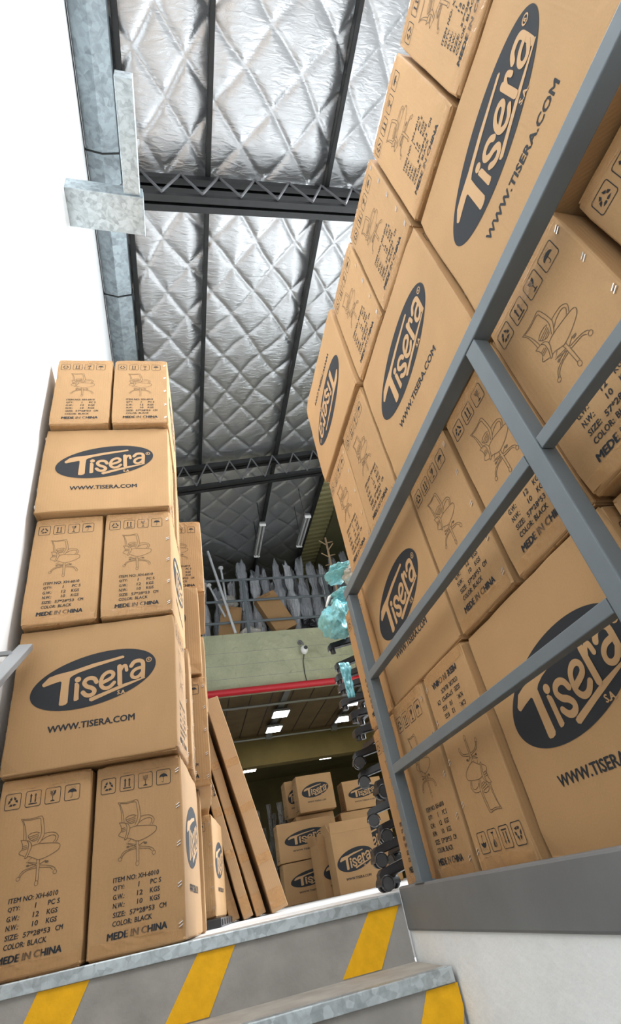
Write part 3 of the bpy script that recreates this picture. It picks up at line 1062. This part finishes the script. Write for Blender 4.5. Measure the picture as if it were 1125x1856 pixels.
# ================================================================ BEHIND THE AISLE
def crumple_bag(n_th, n_z, rad, h, seed, amp=0.25, top=0.35, sx=1.0, sy=1.0, spike=0.0):
    """a tall plastic bag, gathered to a flat ragged tuft at the top"""
    bm = bmesh.new()
    rings = []
    off = Vector((seed * 3.7, seed * 1.9, 0))
    neck = 0.70 + 0.06 * math.sin(seed * 2.3)
    for j in range(n_z + 1):
        t = j / n_z
        prof = 0.86 + 0.14 * math.sin(t * 9 + seed)
        prof *= 1 - 0.42 * math.exp(-((t - neck) / 0.07) ** 2)
        flat = max(0.0, (t - neck) / (1 - neck)) if t > neck else 0.0
        row = []
        for i in range(n_th):
            a = 2 * PI * i / n_th
            d = Vector((math.cos(a), math.sin(a), 0))
            k = noise.noise(d * 1.7 + Vector((0, 0, t * h * 3.2)) + off) + 0.7 * noise.noise(d * 4.0 + Vector((0, 0, t * h * 6.5)) + off)
            r = rad * prof * (1 + amp * k)
            zz = t * h * (1 + flat * (spike * noise.noise(Vector((math.cos(a) * 1.6, seed * 4.1, 0))) * 0.5))
            row.append(bm.verts.new((d.x * r * sx * (1 - 0.25 * flat), d.y * r * sy * (1 - 0.80 * flat), zz)))
        rings.append(row)
    for j in range(n_z):
        for i in range(n_th):
            bm.faces.new((rings[j][i], rings[j][(i + 1) % n_th], rings[j + 1][(i + 1) % n_th], rings[j + 1][i]))
    bm.faces.new(rings[0][::-1])
    bm.faces.new(rings[-1])
    return bm


def crumple_blob(seed, sx, sy, sz, amp=0.35, sub=4):
    bm = bmesh.new()
    bmesh.ops.create_icosphere(bm, subdivisions=sub, radius=1.0)
    off = Vector((seed * 5.3, seed * 2.1, seed))
    for v in bm.verts:
        k = noise.noise(v.co * 1.6 + off) + 0.55 * abs(noise.noise(v.co * 3.4 + off)) + 0.25 * noise.noise(v.co * 7 + off)
        c = v.co * (1 + amp * k)
        v.co = Vector((c.x * sx, c.y * sy, c.z * sz))
    return bm


# ---- star bases of office chairs, stacked past the railing stack
def arm_bm():
    bm = bmesh.new()
    secs = [(0.030, 0.098, 0.050, 0.050), (0.10, 0.094, 0.046, 0.044), (0.20, 0.082, 0.040, 0.036), (0.285, 0.066, 0.036, 0.032), (0.312, 0.058, 0.036, 0.034), (0.326, 0.048, 0.032, 0.026)]
    rows = []
    for (x, zc, wd, ht) in secs:
        rows.append([bm.verts.new((x, sy * wd / 2 * (0.75 if sz > 0 else 1), zc + sz * ht / 2)) for sy, sz in ((-1, -1), (1, -1), (1, 1), (-1, 1))])
    for a, b in zip(rows, rows[1:]):
        for k in range(4):
            bm.faces.new((a[k], a[(k + 1) % 4], b[(k + 1) % 4], b[k]))
    bm.faces.new(rows[0][::-1])
    bm.faces.new(rows[-1])
    bmesh.ops.bevel(bm, geom=[e for e in bm.edges if e.calc_length() > 0.05], offset=0.005, segments=2, affect='EDGES')
    cyl(bm, (0.302, 0, 0.040), 0.014, 0.036, 16)
    return bm


def caster_bms():
    w_ = bmesh.new()
    for s in (-1, 1):
        vs = cyl(w_, (0.302, s * 0.017, 0.0255), 0.0255, 0.018, 24, 'Y')
    bmesh.ops.bevel(w_, geom=w_.edges[:], offset=0.003, segments=2, affect='EDGES')
    cyl(w_, (0.302, 0, 0.0255), 0.006, 0.04, 10, 'Y')
    hd = bmesh.new()
    n = 14
    rows = []
    for k in range(n + 1):
        a = R(-10 + 200 * k / n)
        rows.append([hd.verts.new((0.302 + r * math.cos(a), s * wv, 0.0255 + r * math.sin(a))) for r, s, wv in ((0.0275, -1, 0.024), (0.0275, 1, 0.024), (0.031, 1, 0.022), (0.031, -1, 0.022))])
    for a, b in zip(rows, rows[1:]):
        for k in range(4):
            hd.faces.new((a[k], a[(k + 1) % 4], b[(k + 1) % 4], b[k]))
    hd.faces.new(rows[0][::-1])
    hd.faces.new(rows[-1])
    cyl(hd, (0.302, 0, 0.062), 0.008, 0.02, 12)
    return w_, hd


def make_base(with_casters):
    t = thing('chair_base', 'black chair base', 'chair base')
    bm = bmesh.new()
    cyl(bm, (0, 0, 0.098), 0.042, 0.060, 28, r2=0.034)
    cyl(bm, (0, 0, 0.132), 0.028, 0.012, 24)
    obj('hub', bm, BLACKPL, t)
    am = obj('arm', arm_bm(), BLACKPL, t)
    wb, hb = caster_bms()
    cs = None
    if with_casters:
        cs = obj('caster', wb, GREYPL, am)
        hdm = bpy.data.meshes.new('caster_hood')
        hb.to_mesh(hdm)
        hdm.materials.append(BLACKPL)
        link('caster_hood', hdm, None, am)
    hb.free()
    if not with_casters:
        wb.free()
    for k in range(1, 5):
        a = am.copy()
        C.objects.link(a)
        a.parent = t
        a.rotation_euler = (0, 0, 2 * PI * k / 5)
        for ch in list(am.children):
            copy_tree(ch, a)
    return t


GB = 'black star chair bases stacked by the railing stack'
pa, pb = make_base(True), make_base(False)
BX, BY = 1.055, 0.50
used = {True: False, False: False}
zz = 0.0
ords = ['lowest', 'second', 'third', 'fourth', 'fifth', 'sixth', 'seventh', 'eighth', 'ninth', 'tenth', 'eleventh', 'twelfth', 'thirteenth', 'topmost']
for k in range(14):
    wc = k < 7
    src = pa if wc else pb
    o = src if not used[wc] else copy_tree(src)
    used[wc] = True
    dz = 0.0 if k == 0 else (0.0805 if k < 8 else 0.0785)
    zz += dz
    o.location = (BX + random.uniform(-0.012, 0.012) + (0.0 if k < 9 else -0.02), BY + random.uniform(-0.03, 0.03), zz - (0.0 if wc else 0.002))
    if k > 1:
        o.location.x += (0.0, 0.0, 0.066, 0.066, 0.066, 0.066, 0.060, 0.030, 0.035, 0.045, 0.055, 0.065, 0.07, 0.055)[k]
    o.rotation_euler = (0, 0, PI + R(random.choice((-22, -14, -6, 2, 10, 16)) + random.uniform(-4, 4)))
    o['label'] = 'black star chair base with %s, %s in the stack by the far railing post' % ('casters' if wc else 'bare arms', ords[k])
    o['group'] = GB

# ---- teal film and white parts heaped on that stack
for nm, lab, cat, px, Y, rad, mat, seed in (
        ('plastic_bag', 'large crumpled teal plastic bag hanging over chair-base stack, lowest of the teal bags', 'plastic bag', (612, 1126), 0.42, (0.078, 0.10, 0.092), TEAL, 3),
        ('plastic_bag', 'small crumpled teal plastic bag in the middle of the heap by top rail end', 'plastic bag', (622, 1083), 0.42, (0.060, 0.08, 0.035), TEAL, 5),
        ('plastic_bag', 'flat teal plastic bag, highest of the heap beside the wooden coat stand', 'plastic bag', (614, 1042), 0.40, (0.070, 0.09, 0.030), TEAL, 8),
        ('foam_wrap', 'crumpled white foam wrap on the teal bags by the top rail end', 'foam wrap', (632, 1038), 0.36, (0.040, 0.07, 0.050), BEIGEFILM, 11)):
    c = hit(px[0], px[1], 1, Y)
    o = obj(nm, crumple_blob(seed, *rad, amp=0.42, sub=5), mat, None, True)
    o.location = c
    tag(o, lab, cat, 'teal plastic bags on the chair-base stack' if nm == 'plastic_bag' else None)
c = hit(630, 1232, 1, 0.30)
bm = bmesh.new()
g = []
for j in range(15):
    t = j / 14
    g.append([bm.verts.new(((i / 8 - 0.5) * 0.055 * (1 - 0.45 * t), 0.016 * noise.noise(Vector((i * 0.7, j * 0.5, 2))), 0.085 - 0.17 * t + (0.015 * noise.noise(Vector((i, 9, 0))) if j == 14 else 0))) for i in range(9)])
for j in range(14):
    for i in range(8):
        bm.faces.new((g[j][i], g[j][i + 1], g[j + 1][i + 1], g[j + 1][i]))
o = obj('plastic_strip', bm, TEAL, None, True)
md = o.modifiers.new('thick', 'SOLIDIFY')
md.thickness = 0.002
o.location = c
tag(o, 'torn teal plastic strip dangling between black chair-base arms', 'plastic strip')
bm = bmesh.new()
pts = [hit(588 + 3, 1100, 1, 0.42), hit(596, 1083, 1, 0.42), hit(612, 1072, 1, 0.42), hit(634, 1066, 1, 0.42)]
tube(bm, [tuple(p) for p in pts], [0.006, 0.008, 0.009, 0.009], 12)
o = obj('armrest', bm, WHITEPL, None, True)
tag(o, 'curved white chair armrest between the teal bags', 'armrest')

# ---- flat cartons leaning together at the end of the white-wall stacks
GL = 'long flat cartons leaning against the wall stack'
lean = [(0.608, 0.104, 1.42, 13.7, 'flat carton leaning on the pile, outermost toward the aisle, plain taped edge'),
        (0.470, 0.064, 1.31, 13.7, 'dark-edged flat carton wedged second in the leaning pile'),
        (0.388, 0.062, 1.28, 13.7, 'flat carton third in the leaning pile, with small printed lines'),
        (0.308, 0.060, 1.20, 13.7, 'flat carton fourth in the leaning pile, its taped foot showing'),
        (0.230, 0.050, 1.02, 13.7, 'short flat carton innermost of the leaning pile beside pallet carton')]
for i, (xb, th, ln, ang, lab) in enumerate(lean):
    t = thing('flat_carton', lab, 'flat carton', group=GL)
    bm = bmesh.new()
    box(bm, (-th / 2, 0.31, ln / 2), (th, 0.62, ln), None, 0.005, 2)
    bmesh.ops.subdivide_edges(bm, edges=[e for e in bm.edges if e.calc_length() > 0.4], cuts=14, use_grid_fill=True)
    for v in bm.verts:
        v.co.x += 0.006 * noise.noise(Vector((v.co.x * 3, v.co.y * 3, v.co.z * 4 + i * 9)))
    obj('carton_body', bm, CARD_FLAT, t)
    for zc in (0.07, 0.30 + 0.03 * i, 0.62, 0.93):
        if zc > ln - 0.1:
            continue
        bm = bmesh.new()
        box(bm, (-th / 2, -0.0012, zc), (th * 0.96, 0.0016, 0.052 if zc > 0.1 else 0.10))
        obj('tape', bm, TAPE, t)['label'] = 'brown packing tape across the edge'
    if i == 2:
        bm = bmesh.new()
        text(bm, '1200*600*4', -0.22, 0.0, 0.010, 0.026, bold=0.05)
        text(bm, 'MADE IN CHINA', -0.22, 0.0, -0.016, 0.0, bold=0.05)
        bmesh.ops.rotate(bm, verts=bm.verts[:], cent=(0, 0, 0), matrix=Matrix.Rotation(PI / 2, 3, 'Y'))
        o = obj('edge_print', bm, INK, t)
        o.location = (-th / 2, -0.003, 0.72)
    t.location = (xb, 1.96 + 0.03 * (i % 2), 0.0)
    t.rotation_euler = (0, -R(ang), 0)
    t.location.z = th * math.sin(R(ang)) + 0.001

# ---- cartons on the floor at the end of the aisle
GK = 'cartons at the far end of the aisle'


def far_box(lab, xl, xr, y, z, h, dp=0.28, group=GK, yaw=0.0):
    wd = xr - xl
    carton(lab, group, (xl + xr) / 2, y, z, 'logo', '-Y', yaw, sc=(wd / CW, dp / CD, h / CH), stapled=False)


def open_carton(lab, xl, xr, y, h, flap, dp, yaw=0.0):
    t = thing('open_carton', lab, 'carton', ((xl + xr) / 2, y + dp / 2, 0.001), yaw, 'opened cartons standing at the far end of the aisle')
    wd = xr - xl
    bm = bmesh.new()
    for s in (-1, 1):
        box(bm, (0, s * (dp / 2 - 0.002), h / 2), (wd, 0.005, h), None, 0.001)
        box(bm, (s * (wd / 2 - 0.002), 0, h / 2), (0.005, dp - 0.008, h), None, 0.001)
    box(bm, (0, 0, 0.004), (wd - 0.008, dp - 0.008, 0.006))
    obj('carton_body', bm, CARD, t)
    for s in (-1, 1):
        bm = bmesh.new()
        box(bm, (0, 0, flap / 2), (wd - 0.006, 0.005, flap), None, 0.001)
        f = obj('flap', bm, CARD, t)
        f.location = (0, s * (dp / 2 - 0.002), h + 0.001)
        f.rotation_euler = (-s * R(7), 0, 0)
        bm = bmesh.new()
        box(bm, (0, 0, flap / 2), (0.005, dp - 0.006, flap), None, 0.001)
        f = obj('flap', bm, CARD, t)
        f.location = (s * (wd / 2 - 0.002), 0, h + 0.001)
        f.rotation_euler = (0, s * R(22), 0)
    k = wd / CW
    lo = link('logo_print', LOGO, None, t)
    lo.matrix_local = Matrix.Translation((0, -dp / 2 - 0.002, -0.02)) @ Matrix.Diagonal((k * 1.18, 1, k * 1.25, 1))
    lo['label'] = 'dark oval logo over a web address'
    link('logo_lettering', LETTER, None, lo)['label'] = 'bare card lettering inside the dark oval'
    return t


open_carton('open-topped logo carton standing nearest, in front of the far carton pile', 1.502, 1.962, 4.20, 0.545, 0.105, 0.30)
open_carton('open-topped carton with torn side flap, half hidden behind the nearest open carton', 1.405, 1.80, 4.56, 0.50, 0.10, 0.28, 0.12)
far_box('logo carton on the floor at lower corner of the far pile, beside wrapped poles', 1.06, 1.70, 4.90, 0.001, 0.40)
far_box('logo carton second up at the corner of the far pile, beside wrapped poles', 1.045, 1.715, 4.90, 0.405, 0.405)
far_box('plain carton lid layer under the top logo carton of the far pile', 1.36, 1.86, 5.25, 0.001, 0.90, dp=0.5)
far_box('top logo carton of the far pile, slightly turned', 1.395, 1.875, 5.10, 0.905, 0.43, dp=0.26, yaw=0.03)
far_box('brown carton at the back of the far pile, side-on behind the top carton', 1.30, 1.52, 5.42, 0.905, 0.45, dp=0.30)
far_box('logo carton at far pile, half behind casters, upper one', 2.05, 2.60, 5.30, 0.86, 0.36)
far_box('logo carton at far pile under the half-hidden upper one', 1.95, 2.60, 5.28, 0.001, 0.855, dp=0.5)
for q, (px, hgt) in enumerate(((470, 0.93), (492, 1.0), (500, 0.90), (512, 0.98), (478, 0.74), (520, 0.80))):
    c = hit(px, 1500, 1, 5.3 + 0.1 * (q % 3))
    o = obj('wrapped_pole', crumple_bag(18, 26, 0.044, hgt + 0.12, 40 + q, 0.5, 0.45), FILMDARK, None, True)
    o.location = (c.x, 5.3 + 0.14 * (q % 3), 0.001)
    tag(o, 'dark plastic-wrapped pole bundle in the shade beside the far carton pile', 'wrapped pole', 'wrapped poles by the far carton pile')

# ---- mezzanine
MY = 6.0
bm = bmesh.new()
box(bm, (4.1, MY + 0.15, 3.37), (9.4, 0.30, 0.965))
gb = struct(obj('beam_concrete', bm, BEAMG))
for zc, dy in ((3.52, 0.0), (3.30, 0.003), (3.08, 0.0)):
    bm = bmesh.new()
    box(bm, (4.1, MY - 0.001, zc), (9.4, 0.004, 0.006))
    obj('board_mark', bm, CONC, gb)
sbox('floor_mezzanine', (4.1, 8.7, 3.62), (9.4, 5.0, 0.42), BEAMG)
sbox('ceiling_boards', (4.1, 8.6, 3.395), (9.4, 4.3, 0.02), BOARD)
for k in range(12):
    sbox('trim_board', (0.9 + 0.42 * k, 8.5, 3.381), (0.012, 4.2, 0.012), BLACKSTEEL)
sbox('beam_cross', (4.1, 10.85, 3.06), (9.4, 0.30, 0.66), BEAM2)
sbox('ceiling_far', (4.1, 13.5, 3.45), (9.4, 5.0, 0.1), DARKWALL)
pp = thing('pipe', 'red pipe running along the foot of the green concrete beam', 'pipe', (0, MY - 0.07, 2.835))
bm = bmesh.new()
tube(bm, [(-0.5, 0, 0), (8.0, 0, 0)], 0.055, 20)
obj('pipe_run', bm, REDP, pp)

rt = thing('mezzanine_railing', 'grey railing along the mezzanine edge above the green beam', 'railing', (0, MY + 0.06, 3.853))
for z in (1.10, 0.665, 0.245):
    bm = bmesh.new()
    tube(bm, [(-0.5, 0, z), (4.6, 0, z)], 0.023, 12)
    obj('rail', bm, RAIL, rt)
for x in (-0.35, 1.17, 2.70, 4.2):
    bm = bmesh.new()
    box(bm, (x, 0, 0.55), (0.05, 0.04, 1.10), None, 0.003)
    obj('post', bm, RAIL, rt)

ZM = 3.852
GWR = 'grey plastic-wrapped chair bundles along the mezzanine railing'
wraps = [(0.48, 6.62, 1.50, 0.10), (0.74, 6.70, 1.30, 0.10), (1.22, 6.47, 1.74, 0.115), (1.44, 6.46, 1.42, 0.108), (1.665, 6.62, 1.55, 0.108), (1.895, 6.46, 1.66, 0.112), (2.13, 6.46, 1.60, 0.112), (2.365, 6.46, 1.68, 0.112), (2.60, 6.46, 1.62, 0.112), (2.84, 6.52, 1.60, 0.108), (3.08, 6.46, 1.75, 0.112), (3.33, 6.46, 1.88, 0.112)]
wraps += [(1.04 + 0.25 * q, 6.84, 1.62 + 0.12 * ((q * 7) % 3 - 1), 0.115) for q in range(10)]
for i, (x, y, h, r) in enumerate(wraps):
    lab = 'upright chair bundle wrapped in crinkled grey plastic on the mezzanine'
    if i == 2:
        lab = 'tallest wrapped chair bundle with peaked grey plastic, by the first mezzanine post'
    o = obj('wrapped_bundle', crumple_bag(30, 44, r, h, 10 + i, 0.34, 0.38, spike=0.30), FILM if i % 3 else FILM2, None, True)
    o.location = (x, y, ZM)
    tag(o, lab, 'wrapped bundle', None if i == 2 else GWR)
for px_ in (2.30, 2.62):
    for k in range(5):
        o = copy_tree(pa)
        o.location = (px_, 6.215, ZM + 0.052 * k)
        o.rotation_euler = (0, 0, 0.5 * k + px_)
        o.scale = (0.34, 0.34, 0.66)
        o['label'] = 'small black chair base in the low piles at the foot of the wrapped bundles'
        o['group'] = 'black chair bases at the foot of the wrapped bundles'


def tilted_box(lab, foot, top, wd, dp, yy, mat=CARD):
    """box whose long axis goes from foot to top (x, z) at depth yy"""
    a, b = Vector((foot[0], 0, foot[1])), Vector((top[0], 0, top[1]))
    t = thing('tilted_carton', lab, 'carton', (a.x, yy, a.z))
    d = b - a
    ang = math.atan2(d.x, d.z)
    bm = bmesh.new()
    box(bm, (0, 0, d.length / 2), (wd, dp, d.length), None, 0.006)
    o = obj('carton_body', bm, mat, t)
    bm = bmesh.new()
    box(bm, (0, -dp / 2 - 0.001, d.length - 0.03), (wd * 0.5, 0.002, 0.06))
    obj('tape', bm, TAPE, t)['label'] = 'brown packing tape'
    t.rotation_euler = (0, ang, 0)
    return t


tilted_box('short carton leaning behind the mezzanine railing, left of the post, with red marks', (0.83, ZM + 0.02), (0.94, ZM + 0.62), 0.36, 0.26, 6.30)
tilted_box('long carton tilted against the wrapped bundles behind the mezzanine railing', (1.86, ZM + 0.07), (1.53, ZM + 0.80), 0.40, 0.20, 6.205)
o = obj('crumpled_bag', crumple_blob(21, 0.17, 0.12, 0.15, 0.3), BEIGEFILM, None, True)
o.location = (0.90, 6.44, ZM + 0.84)
tag(o, 'crumpled beige plastic bag above the short mezzanine carton', 'plastic bag')
o = obj('crumpled_bag', crumple_blob(23, 0.18, 0.10, 0.09, 0.35), BEIGEFILM, None, True)
o.location = (1.22, 6.19, ZM + 0.09)
tag(o, 'crumpled beige plastic bag lying at the foot of the mezzanine post', 'plastic bag')
for nm, lab, a, b, r, cap in (('metal_pole', 'long chrome pole leaning on the mezzanine railing', (0.93, 5.98, 3.86), (0.575, 5.99, 5.56), 0.024, None),
                              ('metal_pole', 'short chrome pole with white round cap behind the mezzanine railing', (0.86, 6.125, 4.3), (0.80, 6.14, 5.28), 0.020, WHITEPL),
                              ('metal_pole', 'low chrome pole leaning beside the short mezzanine carton', (0.80, 6.12, 4.25), (0.56, 6.14, 4.92), 0.018, WHITEPL)):
    t = thing(nm, lab, 'pole', a, group='chrome poles at the mezzanine railing')
    bm = bmesh.new()
    v = Vector(b) - Vector(a)
    tube(bm, [(0, 0, 0), tuple(v)], r, 14)
    obj('shaft', bm, CHROME, t)
    if cap:
        bm = bmesh.new()
        cyl(bm, tuple(v), 0.045, 0.03, 20)
        obj('end_cap', bm, cap, t)['label'] = 'round white cap'
t = thing('coat_stand', 'pale wooden coat stand with short pegs among the wrapped bundles', 'coat stand', (2.90, 6.16, ZM))
bm = bmesh.new()
tube(bm, [(0.03, 0, 0.0), (0.055, 0, 2.06)], [0.028, 0.020], 14)
obj('pole', bm, WOODP, t)
for z, a in ((1.93, 20), (1.88, 200), (1.62, 25), (1.58, 195), (1.74, 300), (1.42, 110)):
    bm = bmesh.new()
    r_ = R(a)
    tube(bm, [(0.05, 0, z), (0.05 + 0.17 * math.cos(r_), 0.17 * math.sin(r_), z + 0.075)], [0.012, 0.010], 10)
    obj('peg', bm, WOODP, t)
for k in range(3):
    bm = bmesh.new()
    a = R(30 + 120 * k)
    tube(bm, [(0.03, 0, 0.16), (0.03 + 0.24 * math.cos(a), 0.24 * math.sin(a), 0.012)], 0.012, 10)
    obj('leg', bm, WOODP, t)

# ---- camera on the beam
t = thing('security_camera', 'small white security camera hanging on the green concrete beam', 'camera', (2.0, MY, 3.5))
bm = bmesh.new()
cyl(bm, (0, -0.012, 0.09), 0.045, 0.022, 24, 'Y')
tube(bm, [(0, -0.02, 0.09), (0.0, -0.07, 0.085), (0.03, -0.09, 0.03), (0.03, -0.09, -0.03)], 0.014, 12)
obj('bracket', bm, HOUS, t)
bm = bmesh.new()
bmesh.ops.create_uvsphere(bm, u_segments=24, v_segments=16, radius=0.072)
bmesh.ops.transform(bm, matrix=Matrix.Translation((0.03, -0.10, -0.085)) @ Matrix.Diagonal((0.85, 0.9, 1.1, 1)), verts=bm.verts[:])
obj('housing', bm, WHITEPL, t, True)
bm = bmesh.new()
cyl(bm, (0.045, -0.165, -0.075), 0.032, 0.016, 24, 'Y')
obj('lens', bm, BLACKPL, t)['label'] = 'round black lens'
bm = bmesh.new()
tube(bm, [(0.03, -0.05, -0.13), (0.0, -0.012, -0.25), (-0.01, -0.012, -0.45), (0.0, -0.012, -0.60)], 0.007, 8)
obj('cable', bm, BLACKPL, t)['label'] = 'thin black cable'

# ---- lamps under the mezzanine
ZC = 3.38
for x in (2.0, 3.62):
    t = thing('cable_tray', 'narrow trunking under the mezzanine carrying the ' + ('middle' if x < 3 else 'farther') + ' pair of floodlights', 'trunking', (x, 8.9, ZC))
    bm = bmesh.new()
    box(bm, (0, 0, -0.03), (0.12, 3.4, 0.05))
    obj('trunking_body', bm, HOUS, t)
    bm = bmesh.new()
    box(bm, (0, 1.62, -0.09), (0.15, 0.12, 0.10), None, 0.005)
    obj('junction_box', bm, CONDUIT, t)
for y in (8.15, 10.55):
    o = bmesh.new()
    tube(o, [(0.3, y, ZC - 0.085), (5.6, y, ZC - 0.085)], 0.028, 12)
    tag(obj('conduit', o, CONDUIT), 'steel conduit crossing under the mezzanine boards, ' + ('near the red pipe' if y < 9 else 'along the olive cross beam'), 'conduit')


def flood(lab, x, y, z):
    t = thing('flood_light', lab, 'lamp', (x, y, z), group='bright floodlights under the mezzanine')
    bm = bmesh.new()
    box(bm, (0, 0, 0.0), (0.36, 0.44, 0.05), None, 0.01)
    box(bm, (0, 0, 0.045), (0.10, 0.16, 0.05))
    if y > 11:
        tube(bm, [(0, 0, 0.06), (0, 0, 3.405 - z)], 0.012, 8)
    obj('housing', bm, HOUS, t)
    bm = bmesh.new()
    box(bm, (0, 0, -0.027), (0.32, 0.40, 0.006))
    obj('panel', bm, LEDM, t)['label'] = 'glowing white panel'
    return t


flood('lit floodlight, nearer of the pair on the middle trunking', 2.0, 8.65, 3.25)
flood('lit floodlight, farther of the pair on the middle trunking', 2.0, 9.70, 3.25)
flood('lit floodlight half hidden by black chair-base arms', 3.62, 8.45, 3.25)
flood('lit floodlight beside the railing stack, farther of its pair', 3.62, 9.60, 3.25)
flood('lit floodlight beyond the olive beam, above the far carton pile', 3.76, 12.25, 3.05)
flood('lit floodlight beyond the olive beam, by the leaning flat cartons', 1.70, 12.45, 3.05)

# ---- unlit tube lights under the roof
for i, (pa_, pb_) in enumerate((((476, 950), (466, 1008)), ((558, 935), (545, 990)))):
    a, b = hit(*pa_, 2, 5.2), hit(*pb_, 2, 5.2)
    t = thing('tube_light', 'unlit grey tube light hanging under the dark roof foil, ' + ('above the wrapped bundles' if i == 0 else 'beside the corrugated sheet'), 'lamp', tuple(a), group='unlit tube lights under the roof')
    L_ = b.y - a.y
    bm = bmesh.new()
    box(bm, (0, L_ / 2, 0.03), (0.10, L_, 0.05), None, 0.006)
    obj('housing', bm, HOUS, t)
    for s in (-1, 1):
        bm = bmesh.new()
        tube(bm, [(s * 0.028, 0.03, -0.012), (s * 0.028, L_ - 0.03, -0.012)], 0.016, 12)
        obj('tube', bm, TUBEM, t)
    for yy in (0.012, L_ - 0.012):
        bm = bmesh.new()
        box(bm, (0, yy, -0.004), (0.105, 0.024, 0.05), None, 0.004)
        obj('end_cap', bm, WHITEPL, t)
    for yy in (0.2, L_ - 0.2):
        bm = bmesh.new()
        tube(bm, [(0, yy, 0.05), (0, yy, zr(a.x) - 5.2 + 0.012)], 0.006, 8)
        obj('hanger', bm, BLACKSTEEL, t)

# ---- unseen roof and walls, railing side, added to block sky light; roof-light strip left open
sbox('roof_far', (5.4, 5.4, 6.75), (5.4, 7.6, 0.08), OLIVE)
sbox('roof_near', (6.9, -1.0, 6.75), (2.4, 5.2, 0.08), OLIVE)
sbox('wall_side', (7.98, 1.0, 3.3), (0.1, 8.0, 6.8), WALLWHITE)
sbox('wall_lamp_backing', (5.55, 4.75, 3.3), (4.7, 0.12, 6.6), OLIVE)  # unseen backing put behind the rear fill lamp, dark to cut foil reflections
